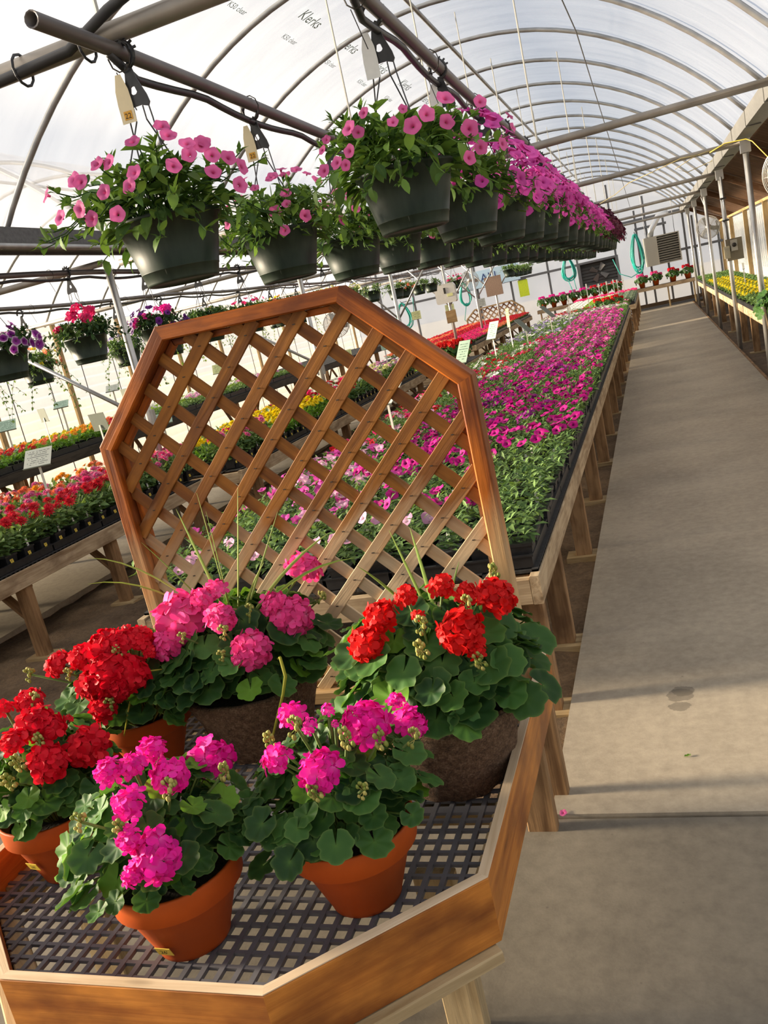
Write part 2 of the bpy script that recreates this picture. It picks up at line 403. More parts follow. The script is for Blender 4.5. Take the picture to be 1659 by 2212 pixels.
# ------------------------------------------------------------------ mesh building
class MB:
    def __init__(self):
        self.v, self.l, self.t, self.a, self.r, self.mi = [], [], [], [], [], []
        self.nv = 0
    def add(self, verts, faces, M=None, rad=None, rnd=0.0, mi=0):
        v = np.asarray(verts, dtype=np.float64).reshape(-1, 3)
        if M is not None:
            m = np.array(M)
            v = v @ m[:3, :3].T + m[:3, 3]
        n = len(v)
        self.v.append(v)
        self.a.append(np.full(n, 1.0) if rad is None else np.asarray(rad, dtype=np.float64))
        self.r.append(np.full(n, rnd))
        for f in faces:
            self.l.append(np.asarray(f, dtype=np.int32) + self.nv)
            self.t.append(len(f))
            self.mi.append(mi)
        self.nv += n
        return self
    def addT(self, T, M=None, rnd=0.0, mi=0):
        v = T['v']
        if M is not None:
            m = np.array(M)
            v = v @ m[:3, :3].T + m[:3, 3]
        self.v.append(v)
        self.a.append(T['a'])
        self.r.append(T['r'] + rnd)
        self.l.append(T['l'] + self.nv)
        self.t.extend(T['t'])
        self.mi.extend([mi] * len(T['t']) if 'm' not in T else T['m'])
        self.nv += len(v)
        return self
    def template(self):
        return dict(v=np.concatenate(self.v), a=np.concatenate(self.a), r=np.concatenate(self.r),
                    l=np.concatenate(self.l), t=list(self.t), m=list(self.mi))
    def mesh(self, name, mats, smooth=False):
        me = bpy.data.meshes.new(name)
        v = np.concatenate(self.v)
        l = np.concatenate(self.l).astype(np.int32)
        t = np.asarray(self.t, dtype=np.int32)
        me.vertices.add(len(v))
        me.vertices.foreach_set('co', v.astype(np.float32).ravel())
        me.loops.add(len(l))
        me.loops.foreach_set('vertex_index', l)
        me.polygons.add(len(t))
        st = np.zeros(len(t), dtype=np.int32)
        st[1:] = np.cumsum(t)[:-1]
        me.polygons.foreach_set('loop_start', st)
        if not isinstance(mats, (list, tuple)):
            mats = [mats]
        for m in mats:
            me.materials.append(MAT[m] if isinstance(m, str) else m)
        me.polygons.foreach_set('material_index', np.asarray(self.mi, dtype=np.int32))
        me.polygons.foreach_set('use_smooth', np.full(len(t), bool(smooth)))
        at = me.attributes.new('rad', 'FLOAT', 'POINT')
        at.data.foreach_set('value', np.concatenate(self.a).astype(np.float32))
        at = me.attributes.new('rnd', 'FLOAT', 'POINT')
        at.data.foreach_set('value', np.concatenate(self.r).astype(np.float32))
        me.update(calc_edges=True)
        return me
    # --- shapes
    def box(self, x0, x1, y0, y1, z0, z1, M=None, mi=0):
        vs = [(x0, y0, z0), (x1, y0, z0), (x1, y1, z0), (x0, y1, z0), (x0, y0, z1), (x1, y0, z1), (x1, y1, z1), (x0, y1, z1)]
        fs = [(0, 3, 2, 1), (4, 5, 6, 7), (0, 1, 5, 4), (1, 2, 6, 5), (2, 3, 7, 6), (3, 0, 4, 7)]
        return self.add(vs, fs, M, mi=mi)
    def tube(self, pts, r, n=8, cap=True, mi=0, rnd=0.0):
        pts = [Vector(p) for p in pts]
        vs, fs = [], []
        rs = r if isinstance(r, (list, tuple)) else [r] * len(pts)
        ref = None
        for i, p in enumerate(pts):
            d = (pts[min(i + 1, len(pts) - 1)] - pts[max(i - 1, 0)])
            d = d.normalized() if d.length > 1e-9 else Vector((0, 0, 1))
            if ref is None:
                ref = d.orthogonal().normalized()
            ref = (ref - d * ref.dot(d))
            ref = ref.normalized() if ref.length > 1e-6 else d.orthogonal().normalized()
            b = d.cross(ref)
            for k in range(n):
                a = 2 * PI * k / n
                vs.append(p + (ref * math.cos(a) + b * math.sin(a)) * rs[i])
        for i in range(len(pts) - 1):
            for k in range(n):
                k2 = (k + 1) % n
                fs.append((i * n + k, i * n + k2, (i + 1) * n + k2, (i + 1) * n + k))
        if cap:
            fs.append(tuple(range(n - 1, -1, -1)))
            fs.append(tuple((len(pts) - 1) * n + k for k in range(n)))
        return self.add(vs, fs, mi=mi, rnd=rnd)
    def lathe(self, prof, n=24, M=None, mi=0, wob=None):
        vs, fs = [], []
        for (r, z) in prof:
            for k in range(n):
                a = 2 * PI * k / n
                rr = r if wob is None else r + wob(a, z) * (1 if r > 0.01 else 0)
                vs.append((rr * math.cos(a), rr * math.sin(a), z))
        for i in range(len(prof) - 1):
            for k in range(n):
                k2 = (k + 1) % n
                fs.append((i * n + k, i * n + k2, (i + 1) * n + k2, (i + 1) * n + k))
        return self.add(vs, fs, M, mi=mi)
    def disc(self, r, z, n=24, M=None, mi=0, up=True):
        vs = [(r * math.cos(2 * PI * k / n), r * math.sin(2 * PI * k / n), z) for k in range(n)]
        f = tuple(range(n)) if up else tuple(range(n - 1, -1, -1))
        return self.add(vs, [f], M, mi=mi)
    def prism(self, poly, h, M=None, mi=0):
        n = len(poly)
        vs = [(x, y, 0.0) for x, y in poly] + [(x, y, h) for x, y in poly]
        fs = [tuple(range(n - 1, -1, -1)), tuple(range(n, 2 * n))]
        fs += [(k, (k + 1) % n, n + (k + 1) % n, n + k) for k in range(n)]
        return self.add(vs, fs, M, mi=mi)
    def blob(self, c, r, n=6, m=4, rnd=0.0, mi=0, stretch=1.0):
        vs, fs = [(0, 0, -r * stretch)], []
        for j in range(1, m):
            p = -PI / 2 + PI * j / m
            for k in range(n):
                a = 2 * PI * k / n
                vs.append((r * math.cos(p) * math.cos(a), r * math.cos(p) * math.sin(a), r * stretch * math.sin(p)))
        vs.append((0, 0, r * stretch))
        for k in range(n):
            fs.append((0, 1 + (k + 1) % n, 1 + k))
            fs.append((len(vs) - 1, 1 + (m - 2) * n + k, 1 + (m - 2) * n + (k + 1) % n))
        for j in range(m - 2):
            for k in range(n):
                a, b = 1 + j * n + k, 1 + j * n + (k + 1) % n
                fs.append((a, b, b + n, a + n))
        return self.add([(v[0] + c[0], v[1] + c[1], v[2] + c[2]) for v in vs], fs, rnd=rnd, mi=mi)

JOINED = {'flowers', 'foliage', 'flower_heads', 'stems', 'shoots', 'trailing_vines', 'cable_ties'}
def ordn(n):
    return '%d%s' % (n, 'th' if 10 <= n % 100 <= 20 else {1: 'st', 2: 'nd', 3: 'rd'}.get(n % 10, 'th'))
def obj(name, me, parent=None, M=None):
    o = bpy.data.objects.new(name, me)
    if parent is not None and name in JOINED:
        o['kind'] = 'stuff'
    COL.objects.link(o)
    if parent is not None:
        o.parent = parent
    if M is not None:
        o.matrix_basis = M
    return o
def tag(o, label, cat, group=None):
    o['label'] = label
    o['category'] = cat
    if group:
        o['group'] = group
    return o
def thing(name, label, cat, loc=(0, 0, 0), rz=0.0, group=None):
    o = bpy.data.objects.new(name, None)
    o.empty_display_size = 0.05
    COL.objects.link(o)
    o.location = loc
    o.rotation_euler = (0, 0, rz)
    return tag(o, label, cat, group)
def struct(name, me, M=None):
    o = obj(name, me, None, M)
    o['kind'] = 'structure'
    return o
def stuff(o):
    o['kind'] = 'stuff'
    return o
def dup(root, loc=None, rz=None, label=None, scale=None):
    r = root.copy()
    COL.objects.link(r)
    if loc is not None:
        r.location = loc
    if rz is not None:
        r.rotation_euler = (0, 0, rz)
    if scale is not None:
        r.scale = (scale, scale, scale)
    if label:
        r['label'] = label
    for ch in root.children:
        c = ch.copy()
        COL.objects.link(c)
        c.parent = r
        for g in ch.children:
            d = g.copy()
            COL.objects.link(d)
            d.parent = c
    return r
def frame(pos, x, z):
    """matrix with local X along x and local Z near z."""
    x = Vector(x).normalized()
    z = Vector(z)
    z = z - x * z.dot(x)
    z = z.normalized() if z.length > 1e-6 else x.orthogonal().normalized()
    y = z.cross(x)
    p = Vector(pos)
    return Matrix(((x.x, y.x, z.x, p.x), (x.y, y.y, z.y, p.y), (x.z, y.z, z.z, p.z), (0, 0, 0, 1)))
def scaled(M, s, sy=None, sz=None):
    return M @ Matrix.Diagonal((s, s if sy is None else sy, s if sz is None else sz, 1))

_board_cache = {}
def board(name, p0, p1, w, h, mat, parent=None, up=(0, 0, 1), m0=0.0, m1=0.0, c=0.003):
    """board from p0 to p1: thickness w sideways, height h along up; m0, m1 mitre slopes at the ends (x shift per unit of y)."""
    p0, p1 = Vector(p0), Vector(p1)
    L = (p1 - p0).length
    key = (round(L, 4), w, h, mat, m0, m1)
    if key not in _board_cache:
        a, b = w / 2, h / 2
        prof = [(-a + c, -b), (a - c, -b), (a, -b + c), (a, b - c), (a - c, b), (-a + c, b), (-a, b - c), (-a, -b + c)]
        vs = [(m0 * y, y, z) for y, z in prof] + [(L + m1 * y, y, z) for y, z in prof]
        fs = [tuple(range(7, -1, -1)), tuple(range(8, 16))] + [(k, (k + 1) % 8, 8 + (k + 1) % 8, 8 + k) for k in range(8)]
        _board_cache[key] = MB().add(vs, fs).mesh(name, mat)
    return obj(name, _board_cache[key], parent, frame(p0, p1 - p0, up))

_text_cache = {}
def text_mesh(s, size, mat):
    key = (s, size, mat)
    if key not in _text_cache:
        cu = bpy.data.curves.new('print', 'FONT')
        cu.body = s
        cu.size = size
        cu.align_x = 'CENTER'
        cu.align_y = 'CENTER'
        cu.resolution_u = 2
        o = bpy.data.objects.new('print', cu)
        me = bpy.data.meshes.new_from_object(o)
        me.materials.clear()
        me.materials.append(MAT[mat])
        bpy.data.objects.remove(o)
        _text_cache[key] = me
    return _text_cache[key]

# ------------------------------------------------------------------ plant templates
def T_geranium_leaf(seed):
    q = random.Random(seed)
    n = 30
    ph = q.uniform(0, 6)
    cup = q.uniform(-0.15, 0.35)
    fold = q.uniform(-0.1, 0.3)
    a0 = 0.16
    vs, rad, fs = [(0.0, 0.0, 0.0)], [0.0], []
    rings = (0.38, 0.72, 1.0)
    for rr in rings:
        for k in range(n):
            a = a0 + (2 * PI - 2 * a0) * k / (n - 1)
            lobe = abs(math.cos(3.5 * (a - PI)))
            R = 0.86 + 0.14 * lobe + 0.035 * math.cos(21 * (a - PI)) * rr
            R *= 1 - 0.18 * math.exp(-((a if a < PI else 2 * PI - a) / 0.5) ** 2)
            x, y = rr * R * math.cos(a), rr * R * math.sin(a)
            z = cup * rr * rr * 0.5 + fold * abs(y) * 0.7 * rr + 0.075 * rr * rr * math.sin(7 * a + ph) - 0.05 * (1 - lobe) * rr
            vs.append((x, y, z))
            rad.append(rr)
    for k in range(n - 1):
        fs.append((0, 1 + k, 2 + k))
        for j in range(2):
            a, b = 1 + j * n + k, 2 + j * n + k
            fs.append((a, a + n, b + n, b))
    return MB().add(vs, fs, rad=rad).template()
GL = [T_geranium_leaf(i) for i in range(6)]

def T_leaf(w, droop, n=4, fold=0.25):
    """ovate leaf along +X, length 1, half width w."""
    vs, rad, fs = [], [], []
    for i in range(n + 1):
        u = i / n
        ww = w * (math.sin(PI * min(1, u * 0.92 + 0.06)) ** 0.8) if 0 < i < n else (w * 0.12 if i == 0 else 0.0)
        x, z = u * (1 - 0.25 * abs(droop) * u), -droop * u * u
        for s in (-1, 0, 1):
            vs.append((x, s * ww, z + fold * ww * abs(s)))
            rad.append(1.0 if s else 0.25)
    for i in range(n):
        for s in (0, 1):
            a = i * 3 + s
            fs.append((a, a + 3, a + 4, a + 1))
    return MB().add(vs, fs, rad=rad).template()
PL = [T_leaf(0.22, 0.15), T_leaf(0.26, 0.4), T_leaf(0.20, -0.1), T_leaf(0.28, 0.6)]
SL = [T_leaf(0.17, 0.2, 2, 0.3), T_leaf(0.2, 0.5, 2, 0.2)]

def T_petunia(seed, lobes=5, depth=0.55, notch=0.13, n=20):
    """funnel flower opening toward +Z, unit radius."""
    q = random.Random(seed)
    vs, rad, fs = [], [], []
    rings = [(0.10, -depth, 0.0), (0.20, -depth * 0.35, 0.12), (0.55, -0.02, 0.5), (1.0, 0.0, 1.0)]
    tilt = [q.uniform(-0.10, 0.12) for _ in range(lobes)]
    for r, z, ra in rings:
        for k in range(n):
            a = 2 * PI * k / n
            lb = 0.5 + 0.5 * math.cos(lobes * a)
            li = int((a / (2 * PI) * lobes + 0.5)) % lobes
            R = r * (1 - notch * (1 - lb) * (r ** 2)) * (1 + 0.03 * math.sin(3 * a + seed))
            vs.append((R * math.cos(a), R * math.sin(a), z + (tilt[li] * lb - 0.10 * (1 - lb)) * r * r))
            rad.append(ra)
    for j in range(3):
        for k in range(n):
            k2 = (k + 1) % n
            fs.append((j * n + k, j * n + k2, (j + 1) * n + k2, (j + 1) * n + k))
    return MB().add(vs, fs, rad=rad).template()
PF = [T_petunia(i) for i in range(4)]
PFL = [T_petunia(i + 9, n=10) for i in range(3)]

def T_floret(seed):
    """five round petals, unit radius, facing +Z."""
    q = random.Random(seed)
    b = MB()
    for p in range(5):
        a = 2 * PI * p / 5 + q.uniform(-0.15, 0.15)
        lift = q.uniform(-0.25, 0.4)
        w = q.uniform(0.36, 0.46)
        vs = [(0.04, 0, 0), (0.42, -w * 0.75, 0.08 + lift * 0.3), (0.45, 0, 0.02 + lift * 0.3), (0.42, w * 0.75, 0.08 + lift * 0.3),
              (0.82, -w * 0.85, lift * 0.75), (0.86, 0, 0.05 + lift * 0.7), (0.82, w * 0.85, lift * 0.75),
              (1.05, -w * 0.35, lift * 1.05), (1.05, w * 0.35, lift * 1.05)]
        rad = [0, .45, .4, .45, .85, .8, .85, 1, 1]
        fs = [(0, 1, 2), (0, 2, 3), (1, 4, 5, 2), (2, 5, 6, 3), (4, 7, 5), (5, 7, 8), (5, 8, 6)]
        b.add(vs, fs, Matrix.Rotation(a, 4, 'Z'), rad=rad, rnd=q.random())
    return b.template()
FLT = [T_floret(i) for i in range(5)]

def T_head(seed, n=34, dome=0.35):
    """rounded head of many florets, unit radius, facing +Z."""
    q = random.Random(seed)
    b = MB()
    for i in range(n):
        z = (1 - (1 + dome) * (i + 0.5) / n)
        a = i * 2.39996 + q.uniform(-0.2, 0.2)
        s = math.sqrt(max(0, 1 - z * z))
        d = Vector((s * math.cos(a), s * math.sin(a), z))
        d2 = (d + Vector((q.uniform(-.3, .3), q.uniform(-.3, .3), q.uniform(-.1, .4)))).normalized()
        M = frame(Vector((d.x, d.y, d.z * 0.78)) * q.uniform(0.55, 0.78), d2.orthogonal(), d2) @ Matrix.Rotation(q.uniform(0, 6), 4, 'Z')
        b.addT(FLT[i % 5], scaled(M, q.uniform(0.40, 0.54)))
    return b.template()
HEADS = [T_head(50 + i, 27) for i in range(3)] + [T_head(60, 15, 0.1), T_head(61, 7, -0.2)]

def T_buds(seed, n=16):
    q = random.Random(seed)
    b = MB()
    for i in range(n):
        a = i * 2.4
        z = q.uniform(-0.9, 0.7)
        s = math.sqrt(max(0.05, 1 - z * z)) * q.uniform(0.4, 0.75)
        p = Vector((s * math.cos(a), s * math.sin(a), z))
        b.blob(p, 0.20 * q.uniform(0.8, 1.2), 5, 4, rnd=q.random(), stretch=1.5)
        b.tube([(0, 0, 0.2), p], 0.04, 4, cap=False)
    return b.template()
BUDS = [T_buds(70), T_buds(71, 11)]

def T_daisy(seed, n=16, layers=2, cup=0.35):
    """many-rayed flower (dahlia, gerbera, marigold), unit radius, facing +Z."""
    q = random.Random(seed)
    b = MB()
    for L in range(layers):
        for k in range(n):
            a = 2 * PI * (k + 0.5 * L) / n + q.uniform(-.1, .1)
            R = 1 - 0.28 * L
            e = 0.1 + cup * L + q.uniform(-.08, .08)
            vs = [(0.12, 0, 0.02), (R * 0.6, -0.13, e * R * 0.6), (R * 0.6, 0.13, e * R * 0.6), (R, 0, e * R * 0.9)]
            b.add(vs, [(0, 1, 2), (1, 3, 2)], Matrix.Rotation(a, 4, 'Z'), rad=[0, .6, .6, 1], rnd=q.random())
    b.blob((0, 0, 0.06), 0.2, 6, 3, rnd=0.3)
    return b.template()
DAISY = [T_daisy(80), T_daisy(81, 14, 3), T_daisy(82, 12, 2)]
POMPON = T_daisy(83, 14, 4, 0.45)

def up_dir(q, lo=0.15):
    while True:
        v = Vector((q.uniform(-1, 1), q.uniform(-1, 1), q.uniform(lo, 1)))
        if 0.2 < v.length < 1:
            return v.normalized()

def leaf_at(b, T, q, pos, d, size, mi=0, roll=0.6):
    n = Vector((q.uniform(-roll, roll), q.uniform(-roll, roll), 1.0))
    b.addT(T, scaled(frame(pos, d, n), size), rnd=q.random(), mi=mi)

def T_bushy(seed, r, h, nleaf, size, leaves=SL, spread=0.6):
    """small upright plant made of leafy shoots standing on z = 0."""
    q = random.Random(seed)
    b = MB()
    shoots = max(4, nleaf // 7)
    for s in range(shoots):
        a = q.uniform(0, 2 * PI)
        rr = r * math.sqrt(q.random())
        base = Vector((rr * 0.35 * math.cos(a), rr * 0.35 * math.sin(a), 0))
        tip = Vector((rr * math.cos(a), rr * math.sin(a), h * q.uniform(0.6, 1.0) * (1 - 0.3 * (rr / r) ** 2)))
        for i in range(7):
            u = (i + 1) / 7
            p = base.lerp(tip, u)
            aa = i * 2.4 + s
            d = Vector((math.cos(aa), math.sin(aa), q.uniform(-0.1, spread) + (0.6 if i == 6 else 0)))
            leaf_at(b, leaves[i % len(leaves)], q, p, d, size * q.uniform(0.7, 1.2))
    return b.template()

def T_scatter(seed, T, n, r, z0, z1, size, face=0.6, square=None):
    """flowers scattered over the top of a plant of radius r (or over a flat of half-size square)."""
    q = random.Random(seed)
    b = MB()
    for i in range(n):
        if square:
            x, y = q.uniform(-square[0], square[0]), q.uniform(-square[1], square[1])
            z = q.uniform(z0, z1)
        else:
            a, rr = q.uniform(0, 2 * PI), r * math.sqrt(q.random())
            x, y = rr * math.cos(a), rr * math.sin(a)
            z = z1 - (z1 - z0) * (rr / r) ** 2 + q.uniform(-0.01, 0.01)
        d = Vector((x * face / (r or 1) + q.uniform(-.5, .5), y * face / (r or 1) - 0.35 + q.uniform(-.5, .5), 0.8)).normalized()
        b.addT(T[i % len(T)], scaled(frame((x, y, z), d.orthogonal(), d) @ Matrix.Rotation(q.uniform(0, 6), 4, 'Z'), size * q.uniform(0.8, 1.15)), rnd=q.random())
    return b.template()
def as_mesh(name, T, mats, smooth=True):
    return MB().addT(T).mesh(name, mats, smooth)
HB = {}
HB['A'] = ([(-0.94, 1.319, 0.825, 0.044), (-1.035, 1.125, 0.907, 0.028), (-0.995, 1.144, 0.907, 0.026), (-0.983, 1.195, 0.91, 0.028), (-0.931, 1.159, 0.877, 0.035), (-0.977, 1.083, 0.868, 0.032), (-0.965, 1.046, 0.82, 0.024), (-0.925, 1.05, 0.782, 0.044), (-0.959, 1.022, 0.765, 0.02)], [(-0.887, 1.257, 0.812), (-0.975, 1.052, 0.835), (-1.055, 1.051, 0.852), (-0.919, 1.134, 0.859)])
HB['B'] = ([(-0.736, 1.289, 0.913, 0.028), (-0.595, 1.305, 0.883, 0.046), (-0.552, 1.426, 0.813, 0.034), (-0.743, 1.206, 0.87, 0.03), (-0.653, 1.189, 0.852, 0.039), (-0.682, 1.254, 0.905, 0.019), (-0.66, 1.291, 0.913, 0.018), (-0.577, 1.431, 0.855, 0.02), (-0.638, 1.263, 0.898, 0.01)], [(-0.583, 1.196, 0.805), (-0.657, 1.165, 0.823), (-0.613, 1.244, 0.876), (-0.567, 1.28, 0.853), (-0.535, 1.364, 0.805), (-0.708, 1.248, 0.904), (-0.758, 1.234, 0.885)])
HB['C'] = ([(-1.408, 1.367, 0.893, 0.051), (-1.382, 1.375, 0.878, 0.043), (-1.356, 1.318, 0.82, 0.049), (-1.321, 1.413, 0.809, 0.055), (-1.47, 1.437, 0.917, 0.037), (-1.508, 1.395, 0.918, 0.026), (-1.43, 1.311, 0.876, 0.032), (-1.363, 1.423, 0.865, 0.014)], [(-1.4, 1.286, 0.834), (-1.377, 1.337, 0.858), (-1.412, 1.259, 0.806), (-1.446, 1.43, 0.913)])
HB['D'] = ([(-1.685, 1.771, 0.861, 0.043), (-1.559, 1.724, 0.894, 0.038), (-1.486, 1.734, 0.911, 0.056), (-1.445, 1.753, 0.917, 0.043), (-1.394, 1.781, 0.91, 0.043), (-1.463, 1.698, 0.858, 0.067), (-1.51, 1.678, 0.832, 0.048), (-1.401, 1.713, 0.839, 0.054), (-1.433, 1.684, 0.814, 0.042), (-1.482, 1.659, 0.767, 0.041), (-1.362, 1.768, 0.869, 0.021), (-1.43, 1.785, 0.934, 0.017)], [(-1.726, 1.72, 0.852), (-1.449, 1.667, 0.774), (-1.432, 1.729, 0.887), (-1.579, 1.701, 0.852)])
HB['E'] = ([(-1.339, 1.865, 0.924, 0.082), (-1.346, 1.801, 0.872, 0.046), (-1.249, 1.88, 0.962, 0.038), (-1.218, 1.916, 0.975, 0.033), (-1.164, 1.815, 0.928, 0.043), (-1.072, 1.78, 0.844, 0.052), (-1.103, 1.753, 0.828, 0.021), (-1.003, 1.914, 0.876, 0.06), (-1.044, 1.908, 0.916, 0.038), (-1.037, 2.126, 0.948, 0.052)], [(-1.14, 1.783, 0.894), (-1.26, 1.776, 0.893), (-1.141, 1.747, 0.846), (-1.09, 1.85, 0.922), (-1.007, 2.109, 0.842)])
HB['F'] = ([(-0.654, 1.623, 0.961, 0.039), (-0.69, 1.592, 0.912, 0.045), (-0.592, 1.651, 0.991, 0.028), (-0.514, 1.682, 0.995, 0.031), (-0.558, 1.603, 0.957, 0.018), (-0.468, 1.599, 0.919, 0.05), (-0.441, 1.586, 0.874, 0.022), (-0.459, 1.678, 0.97, 0.031), (-0.405, 1.722, 0.945, 0.046)], [(-0.548, 1.587, 0.941), (-0.549, 1.555, 0.898), (-0.438, 1.578, 0.851), (-0.425, 1.801, 0.966), (-0.46, 1.648, 0.955)])
R1_FLOWERS = [(-0.051, -0.307, 0.092, 0.023), (-0.023, -0.318, 0.073, 0.018), (-0.057, -0.323, 0.033, 0.019), (-0.102, -0.313, 0.016, 0.019), (-0.149, -0.294, 0.009, 0.019), (0.12, -0.301, 0.053, 0.025), (0.159, -0.276, 0.075, 0.023), (0.203, -0.255, 0.046, 0.022), (0.252, -0.211, 0.022, 0.025), (0.205, -0.223, 0.111, 0.026), (0.28, -0.134, 0.094, 0.019), (0.332, 0.024, 0.066, 0.016), (0.335, 0.032, 0.034, 0.015), (0.239, -0.219, -0.051, 0.02), (0.269, -0.188, -0.029, 0.02), (0.102, -0.29, 0.101, 0.013), (0.073, -0.31, 0.074, 0.016), (-0.142, -0.289, 0.062, 0.014), (0.316, -0.092, -0.021, 0.019), (-0.003, -0.299, 0.119, 0.016), (-0.076, -0.321, 0.002, 0.016), (-0.124, -0.289, 0.084, 0.013)]
L1_FLOWERS = [(0.092, -0.239, 0.156, 0.021), (0.037, -0.284, 0.116, 0.021), (0.218, -0.203, 0.095, 0.021), (0.26, -0.179, 0.045, 0.022), (0.236, -0.162, 0.117, 0.022), (0.189, -0.242, 0.072, 0.021), (0.087, -0.303, 0.044, 0.021), (0.02, -0.314, 0.046, 0.021), (0.102, -0.289, 0.074, 0.021), (-0.073, -0.286, 0.101, 0.022), (-0.048, -0.297, 0.089, 0.021), (-0.062, -0.313, 0.024, 0.022), (-0.147, -0.282, 0.027, 0.022), (-0.227, -0.201, 0.108, 0.023), (0.043, -0.317, -0.013, 0.021), (0.301, -0.087, 0.055, 0.022), (0.282, -0.115, 0.08, 0.022), (0.257, -0.155, 0.089, 0.022), (0.169, -0.191, 0.157, 0.022), (0.144, -0.166, 0.189, 0.022), (0.297, -0.12, 0.007, 0.022), (0.003, -0.283, 0.121, 0.021), (-0.033, -0.318, -0.006, 0.021), (0.21, -0.184, 0.127, 0.022), (0.237, -0.145, 0.129, 0.022)]

# ================================================================== THE SETTING
Y_NEAR, Y_FAR = -4.0, 27.45
X_L, X_GL, X_R, X_WR = -9.35, -4.13, 1.09, 2.10
struct('ground', MB().box(-60, 60, -50, 90, -0.5, -0.3).mesh('ground', 'gravel'))
# soil inside: a grid with clods
b = MB()
nx, ny = 110, 180
xs, ys = np.linspace(X_L, X_WR, nx), np.linspace(2.30, Y_FAR, ny)
vs = [(x, y, -0.045 + 0.028 * noise.noise((x * 2.2, y * 2.2, 0)) + 0.02 * noise.noise((x * 7, y * 7, 3))) for y in ys for x in xs]
fs = [(j * nx + i, j * nx + i + 1, (j + 1) * nx + i + 1, (j + 1) * nx + i) for j in range(ny - 1) for i in range(nx - 1)]
struct('floor', b.add(vs, fs).mesh('floor', 'soil', True))
struct('path', MB().box(-0.512, 1.02, 2.285, 27.3, -0.12, 0.0).mesh('path', 'concrete'))
struct('path', MB().box(-5.65, -4.62, 2.285, 27.3, -0.12, -0.005).mesh('path', 'concrete'))
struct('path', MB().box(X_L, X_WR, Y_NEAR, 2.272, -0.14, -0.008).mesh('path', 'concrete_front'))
fl = struct('trim_1', MB().box(1.022, 1.05, 2.3, 27.3, -0.1, 0.004).mesh('trim', 'leg_wood'))

def arch_z(d):
    return 3.99 - 0.168 * d * d - 0.0054 * d ** 4
HOOPS = [9.23 + 1.375 * k for k in range(-9, 14) if Y_NEAR < 9.23 + 1.375 * k < Y_FAR]
def arch_bay(name, cx, half=2.62):
    n = 40
    ds = np.linspace(-half, half, n)
    yy = np.arange(Y_NEAR, Y_FAR + 0.01, 0.275)
    vs = []
    for y in yy:
        ph = ((y - HOOPS[0]) / 1.375) % 1.0
        for d in ds:
            e = 0.03 + 0.028 * math.sin(PI * ph) * (1 - (d / half) ** 8) + 0.006 * noise.noise((d * 3, y * 3, cx))
            vs.append((cx + d * (1 + e / 3), y, arch_z(d) + e))
    fs = [(j * n + i, j * n + i + 1, (j + 1) * n + i + 1, (j + 1) * n + i) for j in range(len(yy) - 1) for i in range(n - 1)]
    c = struct(name, MB().add(vs, fs).mesh(name, 'film', True))
    hm = MB().tube([(d, 0, arch_z(d)) for d in np.linspace(-half, half, 30)], 0.021, 8).mesh('hoop', 'steel', True)
    for y in HOOPS:
        obj('hoop', hm, c, Matrix.Translation((cx, y, 0)))
    pu = MB().tube([(cx - 0.02, Y_NEAR, 3.955), (cx - 0.02, Y_FAR, 3.955)], 0.019, 8).mesh('purlin', 'steel', True)
    obj('purlin', pu, c)
    return c
ceil1 = arch_bay('ceiling', (X_GL + X_R) / 2 - 0.01)
ceil2 = arch_bay('ceiling', -6.76)
CROSS = [2.27, 6.45, 10.1, 13.75, 17.35, 20.95, 24.6]
cp = MB().tube([(X_GL, 0, 0), (X_R, 0, 0)], 0.028, 10).mesh('cross_pipe', 'brown_pipe', True)
cp2 = MB().tube([(X_L, 0, 0), (X_GL, 0, 0)], 0.028, 10).mesh('cross_pipe', 'brown_pipe', True)
for y in CROSS:
    obj('cross_pipe', cp, ceil1, Matrix.Translation((0, y, 2.465)))
for y in (2.2, 6.2, 10.2, 14.2, 18.2, 22.0, 25.5):
    obj('cross_pipe', cp2, ceil2, Matrix.Translation((0, y, 2.465)))
def drop_rod(x, y, z0, r=0.006, mat='pale_wire', par=ceil1):
    cx = (X_GL + X_R) / 2 - 0.01 if par is ceil1 else -6.76
    obj('drop_rod', MB().tube([(x, y, z0), (x, y, arch_z(x - cx) - 0.02)], r, 6).mesh('drop_rod', mat), par)
for y in CROSS:
    drop_rod(-0.62, y, 2.46)
    drop_rod(-1.31, y, 2.46)
for y in (4.4, 8.2, 12.0, 15.5, 19.2, 22.8):
    drop_rod(-1.30, y, 2.40, 0.005)
obj('cable', MB().tube([(-0.55, 3.0, 3.86), (-0.35, 9.0, 3.70), (-0.30, 17.0, 3.2), (-0.3, 26, 2.9)], 0.006, 5).mesh('cable', 'wire'), ceil1)
# gutters between the bays
g = MB()
g.box(X_R - 0.06, X_R + 0.06, Y_NEAR, Y_FAR, 2.52, 2.58)
g.box(X_R - 0.08, X_R - 0.06, Y_NEAR, Y_FAR, 2.52, 2.66)
g.box(X_R + 0.06, X_R + 0.08, Y_NEAR, Y_FAR, 2.52, 2.66)
for y in HOOPS:
    g.box(X_R - 0.085, X_R + 0.05, y - 0.015, y + 0.015, 2.51, 2.68)
struct('trim_2', g.mesh('trim', 'white_gutter'))
g = MB()
g.box(X_GL - 0.13, X_GL + 0.13, Y_NEAR, Y_FAR, 2.58, 2.62)
g.box(X_GL - 0.15, X_GL - 0.13, Y_NEAR, Y_FAR, 2.56, 2.68)
g.box(X_GL + 0.13, X_GL + 0.15, Y_NEAR, Y_FAR, 2.54, 2.68)
struct('trim_3', g.mesh('trim', 'gutter_dark'))
# bracing tube hanging under the left gutter
struct('trim_4', MB().tube([(X_GL + 0.16, Y_NEAR, 2.55), (X_GL + 0.16, Y_FAR, 2.55)], 0.02, 8).mesh('trim', 'steel', True))
